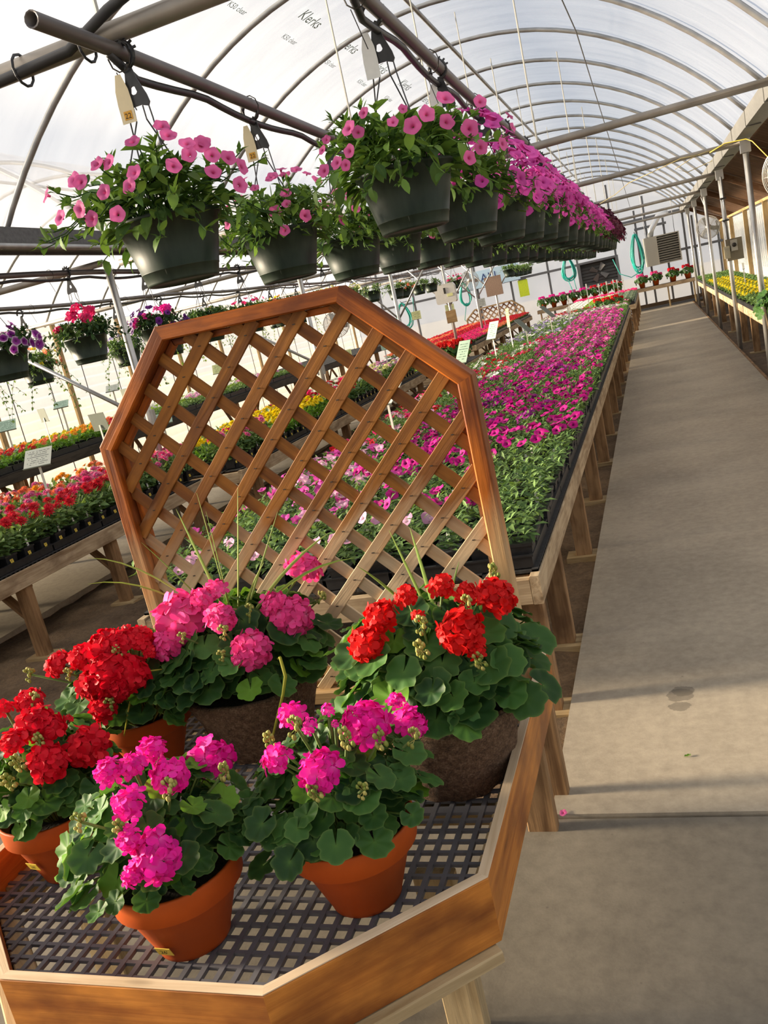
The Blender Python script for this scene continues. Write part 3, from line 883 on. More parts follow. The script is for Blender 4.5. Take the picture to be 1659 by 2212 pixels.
# lean-to roof boards on the right
lr = MB()
for y in (4.2, 8.0, 12.0, 16.0, 20.0, 24.0, 27.2):
    lr.box(-0.02, 1.15, y - 0.03, y + 0.03, -0.12, -0.02)
SL_M = frame((X_R + 0.08, 0, 2.70), (X_WR - X_R, 0, -0.58), (0.5, 0, 1))
roof = struct('ceiling', lr.mesh('rafters', 'roof_board'), SL_M)
pm = MB().box(0, 1.2, 0, 0.285, 0, 0.022).mesh('plank', 'roof_board')
y = 4.0
while y < Y_FAR - 0.1:
    obj('plank', pm, roof, Matrix.Translation((0.0, y, 0.002 * rng.random())))
    y += 0.298 if rng.random() < 0.75 else 0.33
# walls
def wavy_wall(name, x, y0, y1, z0, z1, mat, horizontal, amp, period, step):
    vs, fs = [], []
    if horizontal:
        zz = np.arange(z0, z1 + 1e-6, step)
        yy = np.linspace(y0, y1, 60)
        prof = lambda y, z: amp * (abs(math.sin(PI * z / period)) ** 0.7) + 0.004 * noise.noise((y * 2, z * 9, 1))
    else:
        zz = np.linspace(z0, z1, 3)
        yy = np.arange(y0, y1 + 1e-6, step)
        prof = lambda y, z: amp * math.sin(2 * PI * y / period)
    for z in zz:
        for y in yy:
            vs.append((x + prof(y, z), y, z))
    n = len(yy)
    fs = [(j * n + i, j * n + i + 1, (j + 1) * n + i + 1, (j + 1) * n + i) for j in range(len(zz) - 1) for i in range(n - 1)]
    return struct(name, MB().add(vs, fs).mesh(name, mat, True))
wl = wavy_wall('wall_left', X_L, Y_NEAR, Y_FAR, -0.1, 2.62, 'wall_film', True, -0.035, 0.165, 0.0275)
k = 0
y = -2.6
while y < Y_FAR:
    board('stud', (X_L + 0.07, y, -0.05), (X_L + 0.07, y, 2.6), 0.09, 0.045, 'stud_wood', wl, up=(1, 0, 0))
    y += 1.83
cm = MB().tube([(0, 0, 0), (0, 0, 2.6)], 0.008, 5).mesh('cord', 'wire')
y = -3.2
while y < Y_FAR:
    obj('cord', cm, wl, Matrix.Translation((X_L + 0.10, y, 0)))
    y += 0.92
wr = wavy_wall('wall_right', X_WR, 3.0, Y_FAR, -0.1, 2.10, 'fibreglass', False, 0.014, 0.15, 0.03)
y = 3.6
while y < Y_FAR:
    board('stud', (X_WR - 0.06, y, -0.05), (X_WR - 0.06, y, 2.06), 0.045, 0.09, 'stud_wood', wr, up=(1, 0, 0))
    y += 3.4
board('rail', (X_WR - 0.07, 3.0, 2.06), (X_WR - 0.07, Y_FAR, 2.06), 0.05, 0.05, 'stud_wood', wr)
lp = MB()
for yy in np.arange(4.0, Y_FAR - 0.3, 0.30):          # scalloped edge of the curtain strips
    for zz in np.arange(0.95, 2.0, 0.16):
        lp.tube([(X_WR - 0.022, yy + 0.07 * math.sin(a), zz + 0.08 * math.cos(a)) for a in np.linspace(0, PI, 6)], 0.003, 3, cap=False)
stuff(obj('curtain_cord', lp.mesh('curtain_cord', 'wire'), wr))
# far end wall
ew = MB()
def end_poly(cx):
    half = 2.62
    pts = [(cx - half, -0.1)] + [(cx + d, arch_z(d)) for d in np.linspace(-half, half, 24)] + [(cx + half, -0.1)]
    ew.add([(x, Y_FAR, z) for x, z in pts], [tuple(range(len(pts)))])
end_poly((X_GL + X_R) / 2 - 0.01)
end_poly(-6.76)
ew.add([(X_R, Y_FAR, -0.1), (X_WR, Y_FAR, -0.1), (X_WR, Y_FAR, 2.1), (X_R, Y_FAR, 2.65)], [(0, 1, 2, 3)])
we = struct('wall_far', ew.mesh('wall_far', 'end_film'))
for x, z0, z1 in ((-8.4, 0, 2.9), (-7.3, 0, 3.8), (-6.2, 0, 3.8), (-5.2, 0, 3.2), (-4.13, 0, 2.6), (-2.95, 0, 3.3), (-2.06, 0, 3.6), (-0.92, 0, 3.8),
                  (-0.25, 0, 2.9), (0.03, 0, 3.25), (0.52, 0, 2.6), (1.06, 0, 2.55), (1.30, 0, 2.4), (1.95, 0, 2.1)):
    board('stud', (x, Y_FAR - 0.05, z0), (x, Y_FAR - 0.05, z1), 0.06, 0.06, 'dark_steel', we, up=(0, 1, 0))
for x0, x1, z in ((-9.3, -0.9, 1.74), (-0.25, 2.05, 1.52), (-4.1, 1.05, 2.62), (-9.3, -4.2, 2.62), (-9.3, 2.05, 0.03), (-0.3, 0.6, 2.36)):
    board('rail', (x0, Y_FAR - 0.09, z), (x1, Y_FAR - 0.09, z), 0.05, 0.07, 'dark_steel', we)
board('base_board', (-0.6, 27.36, 0.06), (2.0, 27.36, 0.06), 0.04, 0.22, 'dark_base', we)
struct('wall_near', MB().add([(X_L, Y_NEAR, -0.1), (X_WR, Y_NEAR, -0.1), (X_WR, Y_NEAR, 2.2), (-1.5, Y_NEAR, 4.0), (-6.8, Y_NEAR, 4.0), (X_L, Y_NEAR, 2.6)], [(0, 1, 2, 3, 4, 5)]).mesh('wall_near', 'end_film'))
# print on the roof film: the maker's name repeated along the sheet
ctr = (X_GL + X_R) / 2 - 0.01
for yy in np.arange(5.2, 11.0, 0.95):
    for d, s in ((-0.72, 0.15), (-0.95, 0.07)):
        slope = -0.336 * d - 0.0216 * d ** 3
        M = Matrix.Translation((ctr + d, yy + (0.0 if s > 0.1 else 0.05), arch_z(d) + 0.026)) @ frame((0, 0, 0), (0, 1, 0), (slope, 0, -1)) 
        obj('film_print', text_mesh('Klerks' if s > 0.1 else 'K50 clear', s, 'film_ink'), ceil1, M)

# posts
pmesh = MB().tube([(0, 0, -0.06), (0, 0, 2.46)], 0.031, 12).mesh('post', 'post_steel', True)
plabels = ['steel post carrying the roof gutter, the nearest on the right edge of the aisle',
           'steel post with the timer box fixed to it', 'steel post, the next one beyond the timer box post',
           'steel post third beyond the timer box post', 'steel post at the far end beside the potted geraniums']
for y, la in zip((10.1, 13.55, 17.2, 20.8, 24.3), plabels):
    p = obj('support_post', pmesh, None, Matrix.Translation((1.075, y, 0)))
    tag(p, la.replace('steel post at', 'last steel post at').replace('steel post third', 'third steel post'), 'post', 'steel posts along the right edge of the aisle')
    obj('bracket', MB().box(-0.05, 0.05, -0.035, 0.035, 2.36, 2.49).mesh('bracket', 'post_steel'), p)
lposts = [(-4.1, 6.2, 'grey square-braced steel post behind the left shoulder of the lattice'), (-4.1, 10.2, 'steel post behind the lattice, second from the left'),
          (-4.1, 14.2, 'steel post in the middle of the left benches'), (-4.1, 18.2, 'steel post carrying the white plastic box'),
          (-4.1, 21.3, 'thin steel post rising from the red impatiens'), (-4.1, 24.15, 'farthest steel post in the impatiens, with brown paper on it')]
for x, y, la in lposts:
    p = thing('braced_post', la, 'post', (x, y, 0), 0, 'steel posts under the middle gutter')
    obj('shaft', pmesh, p)
    if y < 10.3:
        for s in (-1,):
            obj('brace', MB().tube([(0, 0, 1.15), (-1.15, 0, 1.95)], 0.018, 8).mesh('brace', 'steel', True), p)
        obj('brace_plate', MB().box(-0.05, 0.05, -0.02, 0.02, 1.02, 1.24).mesh('brace_plate', 'steel'), p)
    if y > 14:
        for s in (-1, 1):
            obj('brace', MB().tube([(0, 0, 1.45), (0.8 * s, 0, 2.42)], 0.016, 8).mesh('brace', 'steel', True), p)
    if y == 18.2:
        obj('wood_block', MB().box(-0.11, 0.11, -0.05, -0.032, 1.10, 1.36).mesh('wood_block', 'stud_wood'), p)

# ================================================================== OCTAGONAL DISPLAY TRAY
tray = thing('display_tray', 'octagonal wooden display tray with a grey plastic grid floor, holding the potted geraniums', 'display bench', (-1.035, 1.65, 0))
TX, TY = -1.035, 1.65
def tl(x, y, z):
    return (x - TX, y - TY, z)
OCT = [(-1.315, 1.005), (-0.758, 1.003), (-0.430, 1.298), (-0.428, 2.285), (-1.675, 2.285), (-1.66, 1.30)]
TH = 0.021
cen = Vector((TX, TY))
def inset(p, q, d):
    p, q = Vector(p), Vector(q)
    e = (q - p).normalized()
    n = Vector((-e.y, e.x))
    if (cen - p).dot(n) < 0:
        n = -n
    return p + n * d, q + n * d
nO = len(OCT)
for i in range(nO):
    p, q = OCT[i], OCT[(i + 1) % nO]
    pi_, qi_ = inset(p, q, TH / 2)
    e = (Vector(q) - Vector(p)).normalized()
    def slope(o):
        f = (Vector(o[1]) - Vector(o[0])).normalized()
        ang = e.angle_signed(f) if e.length else 0
        return math.tan(ang / 2)
    prev = (OCT[i - 1], p)
    nxt = (q, OCT[(i + 2) % nO])
    # the inner face is on the +y side of the board (counter-clockwise ring), so the ends close in towards it
    a0, a1 = -slope(prev), slope(nxt)
    side = 1.0
    L = (Vector(q) - Vector(p)).length
    zc, hh = 0.48, 0.14
    key_p, key_q = Vector(pi_), Vector(qi_)
    s0 = abs(a0) * TH / 2
    s1 = abs(a1) * TH / 2
    pp, qq = key_p + e * s0, key_q - e * s1
    o = board('side_board', tl(pp.x, pp.y, zc), tl(qq.x, qq.y, zc), TH, hh, 'tray_wood', tray, m0=abs(a0), m1=-abs(a1))
    # unstained sawn top edge, a thin cap of its own grain
    board('top_edge', tl(pp.x, pp.y, zc + hh / 2 + 0.0012), tl(qq.x, qq.y, zc + hh / 2 + 0.0012), TH, 0.0024, 'raw_edge', tray, m0=abs(a0), m1=-abs(a1), c=0.0006)
    li, lj = inset(p, q, TH + 0.022)
    li, lj = li + e * 0.05, lj - e * 0.05
    board('under_rail', tl(li.x, li.y, 0.435), tl(lj.x, lj.y, 0.435), 0.040, 0.07, 'pale_leg', tray)
    if i in (2, 3):
        continue
    lo, lq = inset(p, q, 0.004)
    lo, lq = lo + e * 0.012, lq - e * 0.012
    board('under_lip', tl(lo.x, lo.y, 0.396), tl(lq.x, lq.y, 0.396), 0.05, 0.026, 'pale_leg', tray)
# grid floor: bars clipped to the inside of the octagon
inner = []
lines = [inset(OCT[i], OCT[(i + 1) % nO], TH + 0.004) for i in range(nO)]
def clip(p, d):
    t0, t1 = -9, 9
    for a, c in lines:
        n = Vector((-(c - a).y, (c - a).x))
        if (cen - a).dot(n) < 0:
            n = -n
        den = d.dot(n)
        num = (a - p).dot(n)
        if abs(den) < 1e-9:
            if num > 0:
                return None
            continue
        t = num / den
        if den > 0:
            t0 = max(t0, t)
        else:
            t1 = min(t1, t)
    return (t0, t1) if t1 - t0 > 0.02 else None
g = MB()
x = -1.64
while x < -0.42:
    c = clip(Vector((x, 0)), Vector((0, 1)))
    if c:
        g.box(x - TX - 0.0055, x - TX + 0.0055, c[0] - TY, c[1] - TY, 0.466, 0.475)
    x += 0.0375
y = 1.03
k = 0
while y < 2.28:
    c = clip(Vector((0, y)), Vector((1, 0)))
    if c:
        w = 0.0044 if k % 16 else 0.012
        g.box(c[0] - TX, c[1] - TX, y - TY - w, y - TY + w, 0.467, 0.4742)
    y += 0.037
    k += 1
obj('grid_floor', g.mesh('grid_floor', 'grid'), tray)
board('cross_bearer', tl(-1.6, 1.66, 0.437), tl(-0.47, 1.66, 0.437), 0.038, 0.04, 'pale_leg', tray)
for (lx, ly, rot) in ((-0.615, 1.50, 0.0), (-0.53, 2.23, 0.0), (-1.50, 1.45, 0.0), (-1.55, 2.23, 0.0), (-0.512, 2.405, 0.0)):
    w, d = (0.09, 0.038)
    top = 0.40 if ly < 2.3 else 0.50
    board('leg', tl(lx, ly, -0.01), tl(lx, ly, top), w, d, 'pale_leg' if ly < 2 else 'leg_wood', tray, up=(0, 1, 0))

# ================================================================== LATTICE TRELLIS
trel = thing('lattice_trellis', 'stained cedar octagonal lattice trellis standing at the back of the tray', 'trellis', (-1.05, 2.2, 0.475))
RX, RZ = -1.05, 0.475
TR = [(-1.636, 0.478), (-1.636, 1.378), (-1.339, 1.683), (-0.769, 1.673), (-0.468, 1.379), (-0.468, 0.478)]
ctr2 = Vector((-1.05, 1.1))
FW, FD = 0.042, 0.066          # frame seen width and depth
nT = len(TR)
for i in range(nT):
    p, q = Vector(TR[i]), Vector(TR[(i + 1) % nT])
    e = (q - p).normalized()
    n = Vector((e.y, -e.x))
    if (ctr2 - p).dot(n) < 0:
        n = -n
    def half(u, v):
        ang = u.angle(v)
        return math.tan(ang / 2)
    pr = (p - Vector(TR[i - 1])).normalized()
    nx_ = (Vector(TR[(i + 2) % nT]) - q).normalized()
    t0, t1 = half(pr, e), half(e, nx_)
    pc, qc = p + n * FW / 2 + e * t0 * FW / 2, q + n * FW / 2 - e * t1 * FW / 2
    # local y points inwards
    P0 = Vector((pc.x - RX, 0.0, pc.y - RZ))
    P1 = Vector((qc.x - RX, 0.0, qc.y - RZ))
    d = (P1 - P0).normalized()
    up = Vector((0, 1, 0))
    yv = up.cross(d)
    s = 1 if yv.dot(Vector((n.x, 0, n.y))) > 0 else -1
    board('frame_board', P0, P1, FW, FD, 'stained', trel, up=(0, 1, 0), m0=s * t0, m1=-s * t1, c=0.004)
    # inner stop moulding behind the front edge
    ic, jc = p + n * (FW + 0.010) + e * (t0 * (FW + 0.010) + 0.002), q + n * (FW + 0.010) - e * (t1 * (FW + 0.010) + 0.002)
    board('inner_stop', (ic.x - RX, 0.020, ic.y - RZ), (jc.x - RX, 0.020, jc.y - RZ), 0.019, 0.024, 'stained', trel, up=(0, 1, 0), m0=s * t0, m1=-s * t1)
# slats clipped to the inside of the frame, two crossing layers
tl2 = []
for i in range(nT):
    p, q = Vector(TR[i]), Vector(TR[(i + 1) % nT])
    e = (q - p).normalized()
    n = Vector((e.y, -e.x))
    if (ctr2 - p).dot(n) < 0:
        n = -n
    tl2.append((p + n * FW * 0.9, n))
def clip2(p, d):
    t0, t1 = -9, 9
    for a, n in tl2:
        den, num = d.dot(n), (a - p).dot(n)
        if abs(den) < 1e-9:
            continue
        t = num / den
        if den > 0:
            t0 = max(t0, t)
        else:
            t1 = min(t1, t)
    return (t0, t1) if t1 - t0 > 0.06 else None
pin = MB()
SP = 0.1492
for k in range(-14, 15):
    for lay in (0, 1):
        if lay == 0:
            c = 2.3827 + k * SP
            p, d = Vector((0, c)), Vector((1, 1)).normalized()
        else:
            c = 0.5262 + k * SP
            p, d = Vector((0, c)), Vector((1, -1)).normalized()
        r = clip2(p, d)
        if r:
            a, bq = p + d * r[0], p + d * r[1]
            yl = -0.0045 if lay == 0 else 0.0045
            board('slat', (a.x - RX, yl, a.y - RZ), (bq.x - RX, yl, bq.y - RZ), 0.037, 0.0085, 'slat', trel, up=(0, -1, 0), c=0.0015)
            if lay == 0:      # one nail at every crossing
                for k2 in range(-14, 15):
                    c2 = 0.5262 + k2 * SP
                    X = (c2 - c) / 2
                    t = (Vector((X, X + c)) - p).dot(d)
                    if r[0] + 0.03 < t < r[1] - 0.03:
                        pin.box(X - RX - 0.004, X - RX + 0.004, -0.0105, -0.0088, X + c - RZ - 0.0012, X + c - RZ + 0.0012)
stuff(obj('staples', pin.mesh('staples', 'ink'), trel))

# ================================================================== POTTED GERANIUMS ON THE TRAY
FLOOR_Z = 0.475
def pot_mesh_terracotta():
    b = MB()
    R, r, h = 0.130, 0.074, 0.174
    b.lathe([(0.0, 0.0), (r - 0.012, 0.0), (r - 0.002, 0.004), (r, 0.012), (r + (R - r) * 0.72 * 0.93, h * 0.66), (R - 0.006, h * 0.70),
             (R - 0.002, h * 0.72), (R, h * 0.98), (R - 0.001, h), (R - 0.006, h), (R - 0.010, h - 0.02), (R - 0.020, h - 0.03)], 40)
    return b.mesh('pot', 'terracotta', True)
def pot_mesh_fibre():
    R, r, h = 0.195, 0.128, 0.205
    w = lambda a, z: 0.004 * math.sin(5 * a + z * 30) + 0.003 * math.sin(13 * a - z * 60)
    b = MB().lathe([(0.0, 0.0), (r - 0.01, 0.0), (r, 0.008), (r + (R - r) * 0.33, h * 0.33), (r + (R - r) * 0.66, h * 0.66), (R, h - 0.006), (R - 0.004, h),
                    (R - 0.020, h), (R - 0.024, h - 0.03)], 48, wob=w)
    return b.mesh('pot', 'fibre', True)
POT_T, POT_F = pot_mesh_terracotta(), pot_mesh_fibre()
SOIL_T = MB().disc(0.108, 0.146, 24).mesh('soil_fill', 'potting_soil')
SOIL_F = MB().disc(0.172, 0.178, 28).mesh('soil_fill', 'potting_soil')
GLM = [as_mesh('leaf', T, 'geranium_leaf') for T in GL]
GLB = [as_mesh('leaf', T, 'geranium_bright') for T in GL[:3]]
HEADM = {c: [as_mesh('flower_head', T, 'g_' + c) for T in HEADS] for c in PC}
BUDM = [as_mesh('bud_cluster', T, 'bud') for T in BUDS]

def geranium(key, x, y, colour, pot, nleaf, lr, cz, rx, rz, label, lsize, sticker=None, lean=(0, 0)):
    q = random.Random(ord(key))
    root = thing('potted_geranium', label, 'potted plant', (x, y, FLOOR_Z), 0)
    fib = pot == 'fibre'
    obj('pot', POT_F if fib else POT_T, root)
    obj('soil_fill', SOIL_F if fib else SOIL_T, root)
    base = Vector((0, 0, 0.17 if fib else 0.13))
    stems = MB()
    heads, buds = HB[key]
    dome_c = Vector((lean[0], lean[1], cz - FLOOR_Z))
    hp = [Vector((h[0] - x, h[1] - y, h[2] - FLOOR_Z)) for h in heads]
    for (h, p) in zip(heads, hp):
        r = h[3]
        out = (p - dome_c)
        d = (out.normalized() + Vector((0, -0.25, 0.25))).normalized()
        i = 4 if r < 0.02 else (3 if r < 0.034 else q.randrange(3))
        M = frame(p - d * r * 0.35, d.orthogonal(), d) @ Matrix.Rotation(q.uniform(0, 6), 4, 'Z')
        obj('flower_head', HEADM[colour][i], root, scaled(M, r * (0.98 if colour == 'red' else 1.08)))
        mid = (base + p) * 0.5 + Vector((0, 0, 0.05))
        stems.tube([base + Vector((q.uniform(-.04, .04), q.uniform(-.04, .04), 0)), mid, p - d * r * 0.6], 0.0032, 5, rnd=q.random())
    for bpos in buds:
        p = Vector((bpos[0] - x, bpos[1] - y, bpos[2] - FLOOR_Z))
        M = frame(p, (1, 0, 0), (p - dome_c).normalized() + Vector((0, 0, 0.6)))
        obj('bud_cluster', BUDM[q.randrange(2)], root, scaled(M @ Matrix.Rotation(PI, 4, 'X'), q.uniform(0.017, 0.023)))
        stems.tube([base, (base + p) * 0.5 + Vector((0, 0, 0.04)), p], 0.0028, 5, rnd=q.random())
    n = 0
    tries = 0
    placed = []
    while n < nleaf and tries < 4000:
        tries += 1
        a = q.uniform(0, 2 * PI)
        el = q.uniform(-0.35, 1.0)
        c = math.sqrt(max(0, 1 - el * el)) if el > 0 else 1 - 0.15 * el * el
        sh = q.uniform(0.75, 1.02) if n < nleaf * 0.62 else q.uniform(0.45, 0.76)
        p = dome_c + Vector((rx * c * math.cos(a) * sh, rx * c * math.sin(a) * sh, (rz * 0.72 if el > 0 else 0.20) * el * sh))
        rr = math.hypot(p.x, p.y)
        rim = 0.205 if fib else 0.174
        if p.z < rim + (0.0 if fib else 0.022) and (rr < (0.20 if fib else 0.17) or q.random() < (0.35 if fib else 0.80) or p.z < rim - 0.08):
            continue
        s = lsize * q.uniform(0.72, 1.25)
        if any((p - o).length < s * 0.55 for o in placed):
            continue
        if any((p - h).length < hh[3] * 0.9 + 0.004 for h, hh in zip(hp, heads)):
            continue
        placed.append(p)
        out = Vector((math.cos(a), math.sin(a), 0))
        nrm = (out * (0.9 - 0.5 * max(el, 0)) + Vector((0, 0, 0.55 + 0.5 * max(el, -0.3))) + Vector((q.uniform(-.45, .45), q.uniform(-.45, .45), q.uniform(-.2, .2)))).normalized()
        # the stalk joins at the notch, which points back to the middle of the plant; leaf extends outwards and down
        xd = (out + Vector((0, 0, -0.6)) + Vector((q.uniform(-.5, .5), q.uniform(-.5, .5), 0))) * -1.0
        me = GLB[q.randrange(3)] if (q.random() < 0.10) else GLM[q.randrange(6)]
        obj('leaf', me, root, scaled(frame(p, xd, nrm), s))
        stems.tube([base + Vector((0.03 * math.cos(a), 0.03 * math.sin(a), 0)), (base + p) * 0.55 + Vector((0, 0, 0.02)), p], 0.0022, 4, cap=False, rnd=q.random())
        n += 1
    obj('stems', stems.mesh('stems', 'stem', True), root)
    if sticker:
        a, z, txt, rr = sticker
        d = Vector((math.cos(a), math.sin(a), 0))
        up = Vector((0.365 * d.x, 0.365 * d.y, 1)).normalized()
        nn = (d - up * d.dot(up)).normalized()
        xx = up.cross(nn)
        M = frame(d * rr + Vector((0, 0, z)), xx, nn)
        st = obj('price_sticker', MB().box(-0.017, 0.017, -0.011, 0.011, 0.0, 0.0012).mesh('price_sticker', 'yellow_label'), root, M)
        obj('price', text_mesh(txt, 0.015, 'ink'), st, Matrix.Translation((0, -0.001, 0.0016)))
    return root

ga = geranium('A', -1.028, 1.212, 'magenta', 'terracotta', 190, 0.2, 0.685, 0.185, 0.24, 'magenta geranium in a terracotta pot nearest the front edge of the tray', 0.031,
              sticker=(math.radians(268), 0.046, "26'", 0.0918))
gb = geranium('B', -0.700, 1.340, 'magenta', 'terracotta', 190, 0.2, 0.685, 0.185, 0.24, 'magenta geranium in a terracotta pot beside the slanting front corner board', 0.031)
gc = geranium('C', -1.485, 1.425, 'red', 'terracotta', 175, 0.2, 0.685, 0.18, 0.24, 'red geranium in a terracotta pot against the left edge of the picture', 0.032,
              sticker=(math.radians(262), 0.075, "26'", 0.1035))
gd = geranium('D', -1.53, 1.88, 'red', 'terracotta', 185, 0.2, 0.70, 0.22, 0.27, 'red geranium in a terracotta pot behind the other red one, below the lattice foot', 0.033, lean=(0.02, -0.02))
ge = geranium('E', -1.21, 1.965, 'pink', 'fibre', 210, 0.3, 0.755, 0.25, 0.22, 'pink geranium with grassy spikes in a brown fibre pot', 0.042)
gf = geranium('F', -0.600, 1.765, 'scarlet', 'fibre', 240, 0.3, 0.765, 0.25, 0.25, 'scarlet geranium with grassy spikes in a brown fibre pot by the right tray board', 0.044, lean=(0.0, 0.0))

def spike(root, p0, p1, w, mat='blade', sag=0.04):
    o = Vector(root.location)
    p0, p1 = Vector(p0) - o, Vector(p1) - o
    b = MB()
    d = (p1 - p0)
    side = d.cross(Vector((0.3, 1, 0.2))).normalized()
    vs, fs = [], []
    n = 8
    for i in range(n + 1):
        u = i / n
        p = p0.lerp(p1, u) + Vector((0, 0, sag * 4 * u * (1 - u)))
        ww = w * (0.7 + 0.6 * u) * (1 - u ** 3) + 0.0004
        fold = side.cross(d).normalized() * ww * 0.5
        vs += [p - side * ww + fold, p, p + side * ww + fold]
    for i in range(n):
        a = i * 3
        fs += [(a, a + 1, a + 4, a + 3), (a + 1, a + 2, a + 5, a + 4)]
    b.add(vs, fs, rnd=rng.random())
    obj('spike_leaf', b.mesh('spike_leaf', mat, True), root)
E0 = (-1.215, 1.955, 0.80)
for (p, w, s) in [((-1.289, 1.95, 1.196), .0075, 0), ((-1.232, 1.98, 1.225), .002, 0.01), ((-1.117, 2.0, 1.219), .003, 0), ((-1.17, 1.9, 1.187), .002, 0),
                  ((-1.575, 1.9, 1.108), .004, .06), ((-1.56, 1.85, 1.047), .004, .06), ((-1.405, 1.92, 1.125), .0035, .01), ((-1.019, 2.0, 1.136), .003, .0),
                  ((-0.895, 2.02, 1.054), .005, .03), ((-0.855, 2.05, 0.966), .0045, .05), ((-1.30, 1.99, 1.10), .002, 0), ((-1.06, 1.93, 1.02), .003, 0.02)]:
    spike(ge, E0, p, w, 'blade', s)
for (p, w, s) in [((-0.632, 1.75, 1.11), .005, 0), ((-0.599, 1.8, 1.096), .006, 0), ((-0.708, 1.7, 1.051), .006, 0.02), ((-0.50, 1.8, 1.0), .003, 0.02)]:
    spike(gf, (-0.566, 1.765, 0.80), p, w, 'blade', s)
def droop(root, pts, r):
    o = Vector(root.location)
    obj('drooping_blade', MB().tube([Vector(p) - o for p in pts], r, 5, rnd=0.4).mesh('drooping_blade', 'yellow_blade', True), root)
droop(ge, [(-1.02, 1.80, 0.80), (-0.985, 1.75, 0.825), (-0.975, 1.735, 0.78), (-0.986, 1.72, 0.74), (-1.02, 1.71, 0.67), (-1.046, 1.70, 0.614)], [.003, .004, .0045, .004, .0035, .002])
droop(ge, [(-1.33, 1.80, 0.80), (-1.377, 1.75, 0.819), (-1.41, 1.735, 0.79), (-1.438, 1.72, 0.744), (-1.47, 1.70, 0.662)], [.002, .0025, .003, .0025, .0015])

# ================================================================== BASKET RAILS AND HANGING BASKETS
def rail_z(y):
    return 2.432 - 0.022 * math.sin(PI * (((y - 2.27) / 3.7) % 1.0)) ** 2
def basket_rail(x, y0, y1, label, near_curl=False):
    r = thing('basket_rail', label, 'rail', (x, y0, 0))
    ys = np.linspace(y0, y1, 60)
    obj('pipe', MB().tube([(0, y - y0, rail_z(y) - 0.021) for y in ys], 0.0205, 10, cap=False).mesh('pipe', 'rail_pipe', True), r)
    e = MB().lathe([(0.0205, 0.0), (0.0165, 0.0), (0.0165, 0.12)], 12, frame((0, 0, rail_z(y0) - 0.021), (1, 0, 0), (0, 1, 0)))
    obj('open_end', e.mesh('open_end', 'rail_pipe', True), r)
    hp = [(0.0, 0.30, rail_z(y0) - 0.035)]
    yy = y0 + 0.45
    while yy < y1:
        ph = ((yy - y0) / 0.82) % 1.0
        hp.append((-0.012 - 0.008 * math.sin(PI * ph), yy - y0, rail_z(yy) - 0.053 - 0.018 * math.sin(PI * ph)))
        yy += 0.1025
    if near_curl:
        hp = [(1.1, 0.05, rail_z(y0) + 0.42), (0.6, 0.12, rail_z(y0) + 0.25), (0.22, 0.22, rail_z(y0) + 0.085), (0.05, 0.28, rail_z(y0) + 0.045), (-0.02, 0.32, rail_z(y0))] + hp
    obj('drip_hose', MB().tube(hp, 0.0115, 7).mesh('drip_hose', 'hose_black', True), r)
    t = MB()
    yy = y0 + 0.35
    while yy < y1:
        t.tube([(0.034 * math.cos(a), yy - y0, rail_z(yy) - 0.034 + 0.040 * math.sin(a)) for a in np.linspace(0, 2 * PI, 11)], 0.0022, 4, cap=False)
        t.tube([(-0.02, yy - y0, rail_z(yy) - 0.07), (0.0, yy - y0 + 0.02, rail_z(yy) - 0.17)], 0.0016, 4)
        yy += 0.82
    obj('cable_ties', t.mesh('cable_ties', 'ink'), r)
    return r
basket_rail(-0.628, 2.05, 26.5, 'overhead pipe carrying the row of baskets beside the aisle')
basket_rail(-1.27, 1.90, 24.0, 'overhead pipe with an open end, carrying the left row of pink petunia baskets', False)
basket_rail(-4.20, 3.6, 25.0, 'overhead pipe beyond the middle gutter, carrying mixed baskets')
basket_rail(-5.75, 3.6, 25.0, 'far left overhead pipe carrying trailing baskets')
# black supply hose tied along the nearest cross pipe
hs = thing('supply_hose', 'black hose tied along the nearest cross pipe', 'hose', (-1.28, 2.27, 2.465))
obj('tube', MB().tube([(-1.6, -0.02, -0.035), (-0.55, -0.035, -0.032), (-0.12, -0.045, -0.020), (0.03, -0.05, 0.035), (0.16, -0.04, 0.075), (0.34, -0.03, 0.115), (0.62, 0, 0.15), (1.1, 0, 0.17)], 0.0145, 9).mesh('tube', 'hose_black', True), hs)
tm = MB().tube([(0, 0.041 * math.cos(a) - 0.017, 0.042 * math.sin(a) - 0.013) for a in np.linspace(0, 2 * PI, 13)], 0.0042, 5, cap=False).mesh('tie', 'hose_black')
for dx in (-0.30, -0.08):
    obj('tie', tm, hs, Matrix.Translation((dx, 0, 0)))

